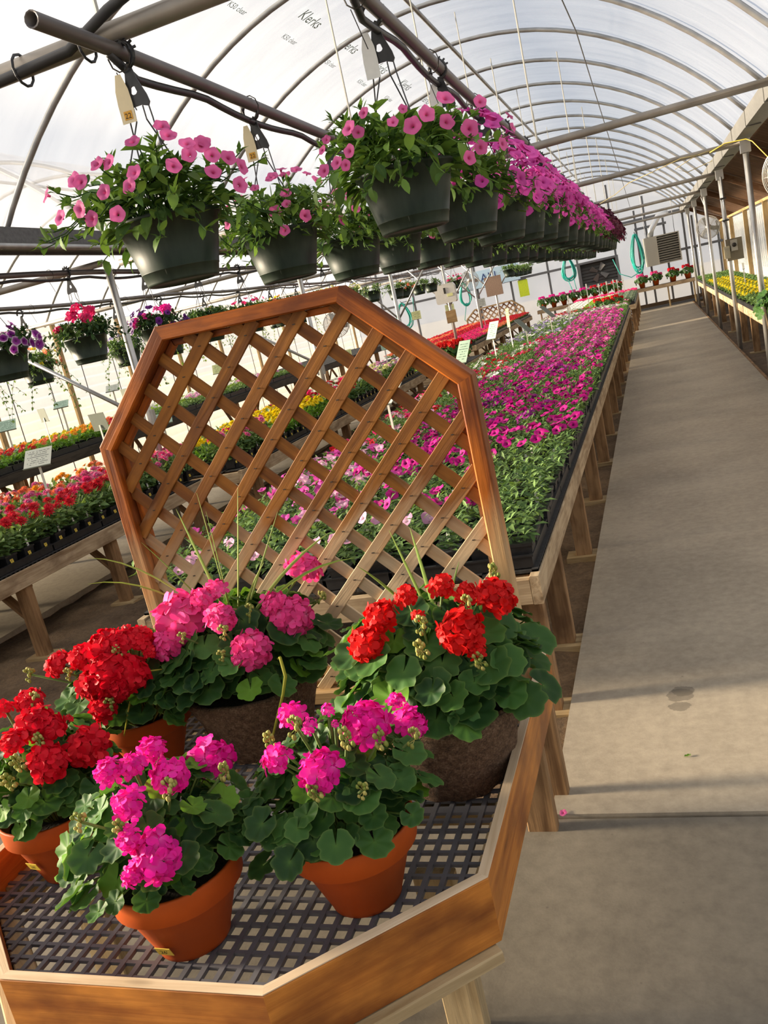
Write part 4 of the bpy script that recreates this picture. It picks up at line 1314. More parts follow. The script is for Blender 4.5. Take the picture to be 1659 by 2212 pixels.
BH = 0.178
def basket_pot():
    R, r = 0.147, 0.104
    b = MB().lathe([(0, 0.004), (r - 0.016, 0.004), (r - 0.014, 0), (r - 0.006, 0), (r - 0.001, 0.002), (r, 0.006), (r + 0.0065, 0.034), (r + 0.0082, 0.0345), (r + 0.0085, 0.0365), (r + 0.0078, 0.037),
                    (R - 0.004, BH - 0.012), (R + 0.002, BH - 0.011), (R + 0.004, BH - 0.002), (R, BH), (R - 0.006, BH), (R - 0.010, BH - 0.03)], 40)
    b.disc(0.138, BH - 0.028, 24)
    return b.mesh('pot', 'green_pot', True)
BPOT = basket_pot()
def hanger():
    top = 0.63
    b = MB()
    b.tube([(0.0, 0, top - 0.045)] + [(-0.004 + 0.030 * math.cos(a), 0, top - 0.021 + 0.032 * math.sin(a)) for a in np.linspace(-0.35 * PI, 1.12 * PI, 14)], 0.0075, 6)
    for a in np.linspace(0.1 * PI, 0.95 * PI, 7):
        b.tube([(-0.004 + 0.026 * math.cos(a), -0.006, top - 0.021 + 0.028 * math.sin(a)), (-0.004 + 0.043 * math.cos(a), 0.006, top - 0.021 + 0.046 * math.sin(a))], 0.004, 4)
    out = [(-0.009, -0.045), (0.009, -0.045), (0.018, -0.085), (0.036, -0.130), (0.040, -0.150), (0.034, -0.160), (0.012, -0.152), (-0.012, -0.152), (-0.034, -0.160), (-0.040, -0.150), (-0.036, -0.130), (-0.018, -0.085)]
    n = len(out)
    vs = []
    for s in (-0.002, 0.002):
        vs += [(x, s, top + z) for x, z in out]
        for x, z in out:
            a = math.atan2(z + 0.112, x)
            vs.append((0.011 * math.cos(a), s, top - 0.112 + 0.011 * math.sin(a)))
    fs = []
    for k in range(n):
        k2 = (k + 1) % n
        fs.append((k, k2, n + k2, n + k))
        fs.append((2 * n + k2, 2 * n + k, 3 * n + k, 3 * n + k2))
        fs.append((k2, k, 2 * n + k, 2 * n + k2))
        fs.append((n + k, n + k2, 3 * n + k2, 3 * n + k))
    b.add(vs, fs)
    for i, a in enumerate((PI * 0.3, PI * 0.75, PI * 1.3, PI * 1.75)):
        px = 0.033 if math.cos(a) > 0 else -0.033
        px *= 1 if i % 2 else 0.45
        b.tube([(px, 0, top - 0.154), (px * 1.1, 0, top - 0.19), (0.141 * math.cos(a), 0.141 * math.sin(a), BH - 0.006)], 0.0022, 5)
    return b.mesh('hanger', 'black_plastic', False)
HANG = hanger()
TAGM = MB().add([(-0.008, 0, 0), (0.008, 0, 0), (0.019, 0, -0.04), (0.0215, 0.0, -0.075), (0.021, 0.0, -0.125), (-0.021, 0.0, -0.125), (-0.0215, 0.0, -0.075), (-0.019, 0, -0.04)],
                [(0, 7, 2, 1), (7, 6, 3, 2), (6, 5, 4, 3)])
sol = TAGM
TAG_CREAM, TAG_WHITE = sol.mesh('tag_card', 'cream'), sol.mesh('tag_card', 'white_card')
LABEL_M = MB().box(-0.012, 0.012, -0.0008, 0, -0.011, 0.011).mesh('price_label', 'orange_label')

def foliage(seed, nst, reach, leaf, up=1.0, full=7):
    """leafy trailing shoots from the pot mouth: list of (template, matrix, rnd), and stem paths."""
    q = random.Random(seed)
    L, P = [], []
    for s in range(nst):
        a = q.uniform(0, 2 * PI)
        el = q.uniform(-0.12, 1.15) * up
        ln = reach * q.uniform(0.6, 1.05) * (1.0 - 0.35 * max(0, el) / 1.2)
        d = Vector((math.cos(a) * math.cos(el), math.sin(a) * math.cos(el), math.sin(el)))
        b0 = Vector((0.07 * math.cos(a), 0.07 * math.sin(a), BH - 0.02))
        pts = []
        for i in range(6):
            u = i / 5
            pts.append(b0 + d * ln * u + Vector((0, 0, 0.05 * math.sin(PI * min(1, u * 1.2)) - 0.05 * u * u * (1 if el < 0.4 else 0.2))))
        P.append(pts)
        for i in range(full):
            u = 0.22 + 0.75 * i / (full - 1)
            k = min(4, int(u * 5))
            p = pts[k].lerp(pts[k + 1], u * 5 - k)
            aa = i * 2.4 + s
            side = d.orthogonal().normalized()
            side = Matrix.Rotation(aa, 3, d) @ side
            dd = (d * 0.55 + side + Vector((0, 0, 0.15 if el > 0.2 else -0.35))).normalized()
            L.append((PL[(i + s) % 4], scaled(frame(p, dd, Vector((q.uniform(-.4, .4), q.uniform(-.4, .4), 1))), leaf * q.uniform(0.7, 1.15) * (1.15 - 0.45 * u)), q.random()))
        for i in range(5):          # tuft of small leaves at the tip
            dd = (d + Vector((q.uniform(-.7, .7), q.uniform(-.7, .7), q.uniform(-.2, .7)))).normalized()
            L.append((SL[i % 2], scaled(frame(pts[-1], dd, (0, 0, 1)), leaf * q.uniform(0.4, 0.6)), q.random()))
    return L, P
def foliage_mesh(seed, nst, reach, leaf, mat, up=1.0, full=7):
    L, P = foliage(seed, nst, reach, leaf, up, full)
    b = MB()
    for T, M, r in L:
        b.addT(T, M, rnd=r)
    for pts in P:
        b.tube(pts, 0.0018, 4, cap=False, rnd=0.5)
    return b.mesh('foliage', mat, True)
FOL = [foliage_mesh(100 + i, 60, 0.26, 0.055, 'petunia_leaf') for i in range(3)]
FOL_DARK = [foliage_mesh(110 + i, 34, 0.22, 0.055, 'dark_leaf') for i in range(2)]
FOL_BENCH = [foliage_mesh(116 + i, 34, 0.2, 0.05, 'bench_leaf') for i in range(2)]
def vines(seed, mat):
    q = random.Random(seed)
    b = MB()
    for s in range(9):
        a = q.uniform(0, 2 * PI)
        ln = q.uniform(0.25, 0.55)
        p = Vector((0.14 * math.cos(a), 0.14 * math.sin(a), BH))
        pts = [p]
        for i in range(9):
            p = p + Vector((0.02 * math.cos(a) + q.uniform(-.015, .015), 0.02 * math.sin(a) + q.uniform(-.015, .015), -ln / 9 if i > 0 else 0.01))
            pts.append(p)
            for m in range(2):
                d = Vector((q.uniform(-1, 1), q.uniform(-1, 1), q.uniform(-.5, .3)))
                b.addT(PL[3], scaled(frame(p, d, (q.uniform(-.5, .5), q.uniform(-.5, .5), 1)), q.uniform(0.022, 0.036)), rnd=q.random())
        b.tube(pts, 0.0014, 4, cap=False, rnd=0.5)
    return b.mesh('trailing_vines', mat, True)
VINES = [vines(130, 'lime_leaf'), vines(131, 'bench_leaf')]
PFM = {}
def flower_mesh(col, i):
    k = (col, i)
    if k not in PFM:
        PFM[k] = as_mesh('flower', PF[i], col)
    return PFM[k]
def flower_ball(seed, n, col, rx, rz, z0, size):
    q = random.Random(seed)
    b = MB()
    for i in range(n):
        d = up_dir(q, -0.06)
        p = Vector((d.x * rx, d.y * rx, z0 + d.z * rz)) * q.uniform(0.92, 1.04)
        n_ = (d + Vector((q.uniform(-.4, .4), q.uniform(-.5, .2), q.uniform(-.2, .4)))).normalized()
        b.addT(PFL[i % 3], scaled(frame(p, n_.orthogonal(), n_) @ Matrix.Rotation(q.uniform(0, 6), 4, 'Z'), size * q.uniform(0.8, 1.15)), rnd=q.random())
    return b.mesh('flowers', col, True)

def new_basket(label, x, y, group=None, turn=0.0, dz=0.0, s=1.0):
    r = thing('hanging_basket', label, 'hanging basket', (x, y, rail_z(y) - 0.63 * s + dz), turn, group)
    r.scale = (s, s, s)
    obj('pot', BPOT, r)
    h = obj('hanger', HANG, r, Matrix.Rotation(-turn, 4, 'Z'))
    return r
def near_basket(label, x, y, seed, nst, flowers, col, reach=0.27, leaf=0.055, tagcol=None, price=None):
    r = new_basket(label, x, y, dz=-0.012 if x < -1 else 0.0)
    L, P = foliage(seed, nst, reach, leaf)
    tips = MB()
    cache = {}
    n = 0
    for i, (T, M, rn) in enumerate(L):
        if T is SL[0] or T is SL[1] or n >= 290:
            tips.addT(T, M, rnd=rn)
        else:
            k = next(j for j, t in enumerate(PL) if t is T)
            if k not in PLM:
                PLM[k] = as_mesh('leaf', PL[k], 'petunia_leaf')
            obj('leaf', PLM[k], r, M)
            n += 1
    for pts in P:
        tips.tube(pts, 0.0018, 4, cap=False, rnd=0.5)
    q0 = random.Random(seed + 77)
    for i in range(170):
        d = up_dir(q0, -0.05)
        tips.addT(PL[i % 4], scaled(frame(Vector((d.x * .16, d.y * .16, BH - .01 + d.z * .12)) * q0.uniform(.8, 1.05), d + Vector((0, 0, -.3)), Vector((q0.uniform(-.5, .5), q0.uniform(-.5, .5), 1))), leaf * q0.uniform(.8, 1.2)), rnd=q0.random())
    obj('shoots', tips.mesh('shoots', 'petunia_leaf', True), r)
    q = random.Random(seed + 5)
    for f in flowers:
        p = Vector((f[0], f[1], f[2] + BH))
        out = Vector((f[0], f[1], f[2] + 0.08)).normalized()
        d = (out + Vector((q.uniform(-.35, .35), q.uniform(-.5, .0), q.uniform(-.25, .3)))).normalized()
        obj('flower', flower_mesh(col, q.randrange(4)), r, scaled(frame(p, d.orthogonal(), d) @ Matrix.Rotation(q.uniform(0, 6), 4, 'Z'), f[3] * 1.05))
    if tagcol:
        t = obj('tag_card', tagcol, r, frame((-0.03, -0.012, 0.63 - 0.065), (1, 0.12, 0), (0, 0, 1)))
        if price:
            obj('price_label', LABEL_M, t, Matrix.Translation((0.001, -0.0006, -0.105)))
            obj('price', text_mesh(price, 0.020, 'ink'), t, frame((0.001, -0.0020, -0.107), (1, 0, 0), (0, -1, 0)))
    return r
PLM = {}
def rand_flowers(seed, n, rx, rz, size, lo=-0.1):
    q = random.Random(seed)
    o = []
    for i in range(n):
        d = up_dir(q, lo)
        o.append((d.x * rx * q.uniform(.9, 1.05), d.y * rx * q.uniform(.9, 1.05), d.z * rz, size * q.uniform(0.8, 1.1)))
    return o
XR, XL = -0.635, -1.29
near_basket('hanging basket of pink petunias with a white tag, nearest in the aisle row', -0.652, 2.64, 201, 72, R1_FLOWERS, 'p_pink', 0.30, 0.066, TAG_WHITE)
near_basket('hanging basket of pink petunias with a cream price tag, nearest in the left row', -1.258, 2.26, 202, 74, L1_FLOWERS, 'p_pink', 0.30, 0.064, TAG_CREAM, '22')
near_basket('second basket of pink petunias in the left row, with a cream price tag', XL, 3.12, 203, 66, rand_flowers(33, 26, .27, .22, .022), 'p_pink', 0.29, 0.055, TAG_CREAM, '22')
near_basket('third basket of pink petunias in the left row', XL, 3.93, 204, 60, rand_flowers(34, 24, .27, .22, .022), 'p_pink', 0.28, 0.054)
near_basket('basket of orchid pink petunias crowded with bloom, just beyond the nearest aisle basket', XR, 3.40, 205, 44, rand_flowers(35, 95, .285, .28, .034, -.08), 'p_orchid', 0.24, 0.06, TAG_WHITE)
near_basket('third aisle basket, a dense ball of orchid pink petunias', XR, 4.20, 206, 40, rand_flowers(36, 95, .285, .27, .034, -.08), 'p_orchid', 0.24, 0.06)
BALL_O = [flower_ball(140 + i, 95, 'p_orchid', 0.29, 0.27, BH, 0.035) for i in range(2)]
BALL_P = [flower_ball(144 + i, 26, 'p_pink', 0.27, 0.22, BH, 0.023) for i in range(2)]
BALL_B = [flower_ball(148, 190, 'burgundy', 0.34, 0.36, BH, 0.036)]
BALL_H = [flower_ball(149, 60, 'p_hot', 0.25, 0.21, BH, 0.027)]
y = 5.0
i = 0
no = 4
while y < 17.4:
    if y < 11:
        la, gp, ball = ordn(no) + ' basket from the near end of the aisle row, full of orchid pink petunias', 'orchid pink baskets along the aisle', BALL_O[i % 2]
    elif y < 15.5:
        la, gp, ball = ordn(no) + ' basket from the near end of the aisle row, all dark burgundy', 'burgundy baskets at the end of the aisle row', BALL_B[0]
    else:
        la, gp, ball = ordn(no) + ' basket from the near end of the aisle row, hot pink, at its far end', 'hot pink baskets at the end of the aisle row', BALL_H[0]
    r = new_basket(la, XR, y, gp, rng.uniform(0, 6))
    obj('foliage', FOL[i % 3] if y < 11 else FOL_DARK[0], r)
    obj('flowers', ball, r)
    y += 0.80 if y < 9 else 0.86
    i += 1
    no += 1
y = 4.72
no = 4
while y < 22:
    la = ordn(no) + ' basket from the near end of the left row, ' + ('with pink petunias' if y < 11 else ('green leaves only' if y < 17 else 'dark burgundy bloom'))
    no += 1
    gp = 'pink baskets further along the left row' if y < 11 else ('leafy baskets of the left row' if y < 17 else 'burgundy baskets of the left row')
    r = new_basket(la, XL, y, gp, rng.uniform(0, 6))
    obj('foliage', FOL[i % 3] if y < 17 else FOL_DARK[1], r)
    if y < 11:
        obj('flowers', BALL_P[i % 2], r)
    elif y >= 17:
        obj('flowers', BALL_B[0], r)
    y += 0.78
    i += 1
# mixed baskets beyond the middle gutter
HEADS_RED = T_scatter(160, [HEADS[3], HEADS[4], HEADS[3]], 9, 0.17, 0.22, 0.36, 0.052)
HEADS_PK = T_scatter(161, [HEADS[3], HEADS[4]], 7, 0.17, 0.22, 0.34, 0.042)
def mixed(label, x, y, spec, dz=0.0, group=None):
    r = new_basket(label, x, y, group, rng.uniform(0, 6), dz, 1.14 if y < 10.2 else 1.0)
    spec = spec + (('vine',) if x < -5 and 'vine' not in spec else ())
    if y < 10.2:
        obj('foliage', FOL_DARK[int(y * 3) % 2] if x > -5 else FOL_BENCH[int(y * 3) % 2], r, Matrix.Rotation(2.0, 4, 'Z'))
    for s in spec:
        if s == 'red':
            obj('flower_heads', as_mesh('flower_heads', HEADS_RED, 'p_hot'), r)
        elif s == 'pinkheads':
            obj('flower_heads', as_mesh('flower_heads', HEADS_PK, 'g_magenta'), r)
        elif s == 'fol':
            obj('foliage', FOL_BENCH[int(y * 7) % 2], r)
        elif s == 'dark':
            obj('foliage', FOL_DARK[int(y * 7) % 2], r)
        elif s == 'vine':
            obj('trailing_vines', VINES[int(y * 5) % 2], r)
        else:
            obj('flowers', BALLS[s], r)
    return r
BALLS = dict(picotee=flower_ball(170, 30, 'p_picotee', 0.26, 0.16, BH, 0.032), violet=flower_ball(171, 26, 'p_violet', 0.26, 0.16, BH, 0.030), yellow=flower_ball(172, 9, 'p_yellow', 0.20, 0.15, BH, 0.022),
             cream=flower_ball(173, 34, 'p_cream', 0.22, 0.17, BH, 0.028), mauve=flower_ball(174, 26, 'p_mauve', 0.25, 0.16, BH, 0.024), white=flower_ball(175, 26, 'p_white', 0.22, 0.18, BH, 0.024),
             hot=flower_ball(176, 22, 'p_hot', 0.23, 0.17, BH, 0.026), coral=flower_ball(177, 12, 'p_coral', 0.22, 0.16, BH, 0.026))
XM, XF = -4.20, -5.75
for args in [
    ('basket of white-edged purple petunias cut by the left edge of the picture', XM, 4.86, ('dark', 'picotee'), 0.0),
    ('basket of crimson geraniums and mixed leaves left of the grey braced post', XM, 5.80, ('dark', 'fol', 'red'), 0.0),
    ('basket of pink geraniums with violet petunias behind the lattice shoulder', XM, 6.85, ('dark', 'pinkheads', 'violet'), 0.0),
    ('plain green basket just above the top rail of the lattice', XM, 7.80, ('fol', 'dark'), 0.0),
    ('basket of hot pink blooms peeping over the top rail of the lattice', XM, 8.75, ('fol', 'hot'), 0.0),
    ('basket of coral and yellow blooms behind the lattice peak', XM, 9.7, ('fol', 'coral', 'yellow'), 0.0),
    ('small red and yellow basket with lime leaves between the purple and crimson baskets', XF, 7.05, ('fol', 'yellow', 'vine', 'coral'), -0.05),
    ('trailing lime vine basket low on the left, under the purple petunias', XF, 6.2, ('fol', 'vine'), -0.05),
    ('basket of mauve flowers with trailing vines behind the braced post', XF, 8.6, ('fol', 'mauve', 'vine'), -0.05),
    ('basket of yellow flowers and trailing vines behind the lattice corner', XF, 9.6, ('fol', 'yellow', 'vine'), -0.05),
    ('cream yellow petunia basket right of the lattice peak', XM, 11.3, ('fol', 'cream'), 0.0),
    ('second cream yellow petunia basket right of the lattice peak', XM, 12.3, ('fol', 'cream'), 0.0),
    ('basket of coral and white flowers beside the white plastic box', XM, 15.2, ('fol', 'coral', 'white'), 0.0),
    ('basket of hot pink flowers right of the white plastic box', XM, 19.6, ('fol', 'hot'), 0.0)]:
    mixed(*args)
for y in (10.6, 13.3, 14.7, 16.3, 17.3):
    mixed('plain green basket beyond the middle gutter, ' + ordn([10.6, 13.3, 14.7, 16.3, 17.3].index(y) + 1) + ' from the lattice', XM, y, ('fol',), 0.0, 'green baskets beyond the middle gutter')
for y in (20.6, 21.4, 22.2, 23.0, 23.8):
    mixed('small green basket in the far row above the blue banner, ' + ordn([20.6, 21.4, 22.2, 23.0, 23.8].index(y) + 1) + ' from its near end', -3.1, y, ('fol',), -0.02, 'green baskets above the blue banner')
for y in (5.2, 10.7, 11.8, 12.9, 14.0):
    mixed('trailing vine basket in the far left row, ' + ordn([5.2, 10.7, 11.8, 12.9, 14.0].index(y) + 1) + ' from its near end', XF, y, ('fol', 'vine'), -0.05, 'trailing baskets of the far left row')
basket_rail(-3.1, 19.8, 26.0, 'short overhead pipe above the blue banner')

# ================================================================== BENCHES
def bench(label, x0, x1, y0, y1, z, leg_y, front, brace=True, group=None, rail_mat='weathered', top=True, leg_x=None):
    """slatted-top potting bench; front = +1 when the aisle side is x1, -1 when it is x0."""
    r = thing('bench', label, 'bench', ((x0 + x1) / 2, y0, 0), 0, group)
    ox, oy = (x0 + x1) / 2, y0
    for x in (x0 + 0.019, x1 - 0.019):
        board('side_rail', (x - ox, 0, z - 0.055), (x - ox, y1 - oy, z - 0.055), 0.038, 0.11, rail_mat, r)
    for y in (0.02, y1 - oy - 0.02):
        board('end_rail', (x0 + 0.04 - ox, y, z - 0.06), (x1 - 0.04 - ox, y, z - 0.06), 0.038, 0.10, rail_mat, r)
    fx = x1 if front > 0 else x0
    for i, y in enumerate(leg_y):
        board('cross_bearer', (x0 + 0.04 - ox, y - oy + 0.04, z - 0.09), (x1 - 0.04 - ox, y - oy + 0.04, z - 0.09), 0.038, 0.09, 'leg_wood', r)
        for x, inn in ((x0 + 0.062, 1), (x1 - 0.062, -1)):
            board('leg', (x - ox, y - oy, -0.04), (x - ox, y - oy, z - 0.012), 0.09, 0.065, 'leg_wood', r, up=(0, 1, 0))
            obj('foot_pad', PADM, r, Matrix.Translation((x - ox, y - oy, -0.045)))
            if brace:
                board('brace', (x - ox, y - oy + 0.03, 0.16), (x - ox + inn * 0.26, y - oy + 0.03, z - 0.10), 0.022, 0.07, 'leg_wood', r, up=(0, 1, 0))
    if top:
        g = MB()
        y = 0.05
        while y < y1 - oy - 0.04:
            g.box(x0 + 0.008 - ox, x1 - 0.008 - ox, y, y + 0.026, z - 0.002, z + 0.008)
            y += 0.040
        for k in range(9):
            x = x0 + 0.02 + (x1 - x0 - 0.04) * k / 8
            g.box(x - 0.012 - ox, x + 0.012 - ox, 0.05, y1 - oy - 0.05, z - 0.001, z + 0.012)
        obj('bench_mesh', g.mesh('bench_mesh', 'black_matte'), r)
    return r
PADM = MB().box(-0.10, 0.10, -0.07, 0.07, -0.03, 0.02).mesh('foot_pad', 'pale_leg')
B_PET = (-2.28, -0.53, 2.93, 19.9, 0.55)
bench('long wooden bench full of magenta petunias beside the aisle', *B_PET, [3.02, 3.64, 4.88, 6.10, 7.32, 8.54, 9.76, 10.98, 12.2, 13.42, 14.64, 15.86, 17.08, 18.3, 19.5], 1)
bench('wooden bench of trailing green plants past the end of the petunia bench', -2.15, -0.42, 20.3, 26.1, 0.60, [20.4, 21.8, 23.2, 24.6, 25.9], 1)
bench('left wooden bench with the dahlias, black trays along its front rail', -5.70, -3.90, 2.4, 6.45, 0.55, [2.6, 4.12, 5.05, 6.30], 1)
bench('wooden bench seen through the lattice, carrying yellow and mixed bedding plants', -5.05, -3.58, 6.55, 13.2, 0.55, [6.9, 8.1, 9.4, 10.6, 11.8, 13.0], 1)
bench('low wooden bench with lime leaves and small red geranium pots', -5.0, -3.30, 13.7, 16.7, 0.42, [13.9, 15.2, 16.5], 1)
bench('wooden bench massed with red and pink impatiens', -5.7, -3.48, 17.1, 26.0, 0.60, [17.3, 18.9, 20.5, 22.1, 23.7, 25.4], 1)
bench('far left wooden bench against the corrugated wall with gerberas along its edge', -8.6, -6.30, 3.0, 22.0, 0.87, [4.5, 7.0, 9.5, 12.0, 14.5, 17.0, 19.5, 21.6], 1, rail_mat='black_wood')
bench('wooden bench along the right wall covered in yellow and green plug plants', 1.17, 2.02, 4.5, 26.6, 0.58, [5.6, 8.2, 10.9, 12.9, 14.4, 16.4, 18.5, 20.5, 22.5, 24.5], -1, False)
e = thing('end_bench', 'narrow wooden shelf across the end wall holding four terracotta geraniums', 'bench', (0.35, 27.0, 0))
board('shelf_rail', (-0.85, -0.16, 0.62), (0.82, -0.16, 0.62), 0.04, 0.10, 'weathered', e)
board('shelf_top', (-0.85, 0.02, 0.665), (0.82, 0.02, 0.665), 0.34, 0.02, 'black_wood', e)
for x in (-0.80, 0.05, 0.76):
    board('leg', (x, -0.13, -0.02), (x, -0.13, 0.57), 0.045, 0.045, 'pale_leg', e, up=(0, 1, 0))
e2 = thing('end_bench', 'narrow wooden shelf across the end wall below the louvred fan, behind the white flowers', 'bench', (-2.1, 26.9, 0))
board('shelf_rail', (-1.3, -0.16, 0.62), (1.2, -0.16, 0.62), 0.04, 0.10, 'weathered', e2)
board('shelf_top', (-1.3, 0.02, 0.665), (1.2, 0.02, 0.665), 0.34, 0.02, 'black_wood', e2)
for x in (-1.2, -0.1, 1.1):
    board('leg', (x, -0.13, -0.02), (x, -0.13, 0.57), 0.045, 0.045, 'pale_leg', e2, up=(0, 1, 0))

# ------------------------------------------------------------------ trays and bedding plants
def tray_mesh(lx, ly, h=0.05, mat='black_plastic'):
    b = MB()
    t = 0.010
    for (ax, bx, ay, by) in ((-lx, lx, -ly, -ly + t), (-lx, lx, ly - t, ly), (-lx, -lx + t, -ly + t, ly - t), (lx - t, lx, -ly + t, ly - t)):
        b.box(ax, bx, ay, by, 0.0, h - 0.006)
    for (ax, bx, ay, by) in ((-lx - .006, lx + .006, -ly - .006, -ly + t), (-lx - .006, lx + .006, ly - t, ly + .006), (-lx - .006, -lx + t, -ly + t, ly - t), (lx - t, lx + .006, -ly + t, ly - t)):
        b.box(ax, bx, ay, by, h - 0.006, h)
    b.box(-lx + t, lx - t, -ly + t, ly - t, 0.0, 0.006)
    return b.mesh('carry_tray', mat)
TRAYM = tray_mesh(0.135, 0.265)
def square_pot(s, h):
    b = MB()
    a = s * 0.80
    b.add([(-a, -a, 0), (a, -a, 0), (a, a, 0), (-a, a, 0), (-s, -s, h), (s, -s, h), (s, s, h), (-s, s, h)],
          [(0, 3, 2, 1), (0, 1, 5, 4), (1, 2, 6, 5), (2, 3, 7, 6), (3, 0, 4, 7)])
    b.box(-s - .002, s + .002, -s - .002, s + .002, h - 0.012, h)
    return b
SQP = square_pot(0.05, 0.085).mesh('pot', 'black_plastic')
PET_F = [T_bushy(300 + i, 0.09, 0.125, 84, 0.042) for i in range(4)]
PET_FM = [as_mesh('foliage', t, 'bench_leaf') for t in PET_F]
PETCOL = ['p_magenta', 'p_purple', 'p_pink', 'p_orchid', 'p_lilac', 'p_red', 'p_white', 'p_mauve', 'p_hot']
PET_S = [T_scatter(310 + i, PFL, 2 + i, 0.085, 0.08, 0.14, 0.033) for i in range(3)]
PET_SM = {(c, i): as_mesh('flowers', PET_S[i], c) for c in PETCOL for i in range(3)}
TAGS = MB().add([(-.008, 0, 0), (.008, 0, 0), (.008, .004, .05), (.005, .005, .062), (-.005, .005, .062), (-.008, .004, .05)], [(0, 1, 2, 3, 4, 5)]).mesh('plant_tag', 'white_card')
STK = MB().box(-.013, .013, -.0008, 0, -.012, .012).mesh('price_sticker', 'yellow_label')

# trays on the petunia bench
y = B_PET[2] + 0.33
tc = 0
while y < 19.7:
    for k in range(6 if y < 4.6 else 1):
        x = -0.535 - 0.155 - k * 0.285
        t = obj('carry_tray', TRAYM, None, Matrix.Translation((x, y, B_PET[4] + 0.0125)))
        if tc == 0:
            tag(t, 'black plastic tray at the near corner of the petunia bench, rim showing beside the rail', 'tray')
        else:
            tag(t, 'black tray under the petunias, %s from the near end, %s' % (ordn(int(round((y - B_PET[2] - 0.33) / 0.545)) + 1), 'rail row' if k == 0 else ordn(k + 1) + ' row'), 'tray', 'black trays on the petunia bench')
        tc += 1
    y += 0.545
def pet_colour(x, y, q):
    if y > 3.45 and noise.noise((x * 2.3, y * 1.6, 4.0)) > 0.22 and q.random() < 0.85:
        return None
    if y < 3.45:
        return 'p_lilac' if q.random() < 0.12 else None
    if y < 4.3:
        if x < -1.45:
            return q.choice(['p_lilac', 'p_lilac', 'p_orchid', None])
        return 'p_magenta' if x < -0.85 and q.random() < 0.6 else None
    if y < 5.4:
        return q.choice(['p_lilac', 'p_orchid']) if x < -1.7 else q.choice(['p_magenta', 'p_magenta', None, 'p_magenta'])
    if y < 8.5:
        if x < -1.75:
            return q.choice(['p_red', 'p_hot', 'p_lilac', None])
        return q.choice(['p_magenta', 'p_purple', 'p_magenta', 'p_magenta'])
    if y < 13:
        if x < -1.6:
            return q.choice([None, 'p_red', None, 'p_white', 'p_hot'])
        return q.choice(['p_orchid', 'p_magenta', 'p_pink', 'p_orchid'])
    if y < 17.5:
        if x < -1.45:
            return q.choice(['p_mauve', 'p_white', None])
        return q.choice(['p_orchid', 'p_pink', 'p_orchid', 'p_magenta'])
    if y < 18.6:
        return 'p_white' if q.random() < 0.7 else 'p_lilac'
    return q.choice(['p_red', 'p_red', 'p_lilac'])
def gname(c):
    return {None: 'green', 'p_magenta': 'magenta', 'p_purple': 'purple', 'p_pink': 'pink', 'p_orchid': 'orchid pink', 'p_lilac': 'pale lilac', 'p_red': 'red', 'p_white': 'white', 'p_mauve': 'mauve', 'p_hot': 'hot pink'}[c]
q = random.Random(5)
spots = []
y = B_PET[2] + 0.12
row = 0
while y < 19.75:
    for k in range(12):
        x = -0.60 - k * 0.146 + q.uniform(-.01, .01)
        if x > B_PET[0] + 0.05:
            spots.append((x, y + q.uniform(-.012, .012), k, row))
    y += 0.150 if y < 8 else 0.165
    row += 1
spots.sort(key=lambda s: (s[0] + 0.0) ** 2 + s[1] ** 2)
rest = MB()
rest_col = {}
SNP = square_pot(0.05, 0.085)
for i, (x, y, kk, rw) in enumerate(spots):
    c = pet_colour(x, y, q)
    z = B_PET[4] + 0.021
    s = q.uniform(0.9, 1.15) if c else q.uniform(0.95, 1.25)
    rz = q.uniform(0, 6)
    j = q.randrange(4)
    M = Matrix.Translation((x, y, z)) @ Matrix.Rotation(rz, 4, 'Z')
    if i < 290:
        p = obj('petunia', SQP, None, Matrix.Translation((x, y, z)))
        tag(p, '%s, %s from the near end, %s of the aisle bench' % (('%s petunia' % gname(c)) if c else 'petunia without bloom', ordn(rw + 1), 'rail row' if kk == 0 else ordn(kk + 1) + ' row'), 'potted plant',
            ('%s petunias on the aisle bench' % gname(c)) if c else 'petunias without bloom on the aisle bench')
        F = Matrix.Translation((0, 0, 0.075)) @ Matrix.Rotation(rz, 4, 'Z')
        obj('foliage', PET_FM[j], p, scaled(F, s))
        if c:
            if y < 4.9:
                qq = random.Random(i)
                for f in range(qq.randint(2, 4)):
                    a, rr = qq.uniform(0, 6.28), 0.09 * math.sqrt(qq.random())
                    d = Vector((math.cos(a) * rr * 6 + qq.uniform(-.4, .4), math.sin(a) * rr * 6 - .4 + qq.uniform(-.4, .4), .8)).normalized()
                    obj('flower', flower_mesh(c, qq.randrange(4)), p, scaled(frame((rr * math.cos(a), rr * math.sin(a), .075 + qq.uniform(.09, .14)), d.orthogonal(), d), qq.uniform(.027, .036)))
            else:
                obj('flowers', PET_SM[(c, i % 3)], p, F)
        if y < 5 and q.random() < 0.35:
            obj('plant_tag', TAGS, p, Matrix.Translation((0.0, 0.046, 0.075)) @ Matrix.Rotation(q.uniform(-.4, .4), 4, 'Z'))
    else:
        rest.addT(PET_F[j], scaled(Matrix.Translation((x, y, z + 0.075)) @ Matrix.Rotation(rz, 4, 'Z'), s), rnd=q.random())
        if c:
            rest_col.setdefault(c, MB()).addT(PET_S[i % 3], M @ Matrix.Translation((0, 0, 0.075)), rnd=q.random())
ro = stuff(obj('petunia_bed', rest.mesh('petunia_bed', 'bench_leaf', True)))
tag(ro, 'mass of small petunias filling the far part of the aisle bench', 'bedding plants')
for c, m in rest_col.items():
    stuff(obj('bloom_mass', m.mesh('bloom_mass', c, True), ro))

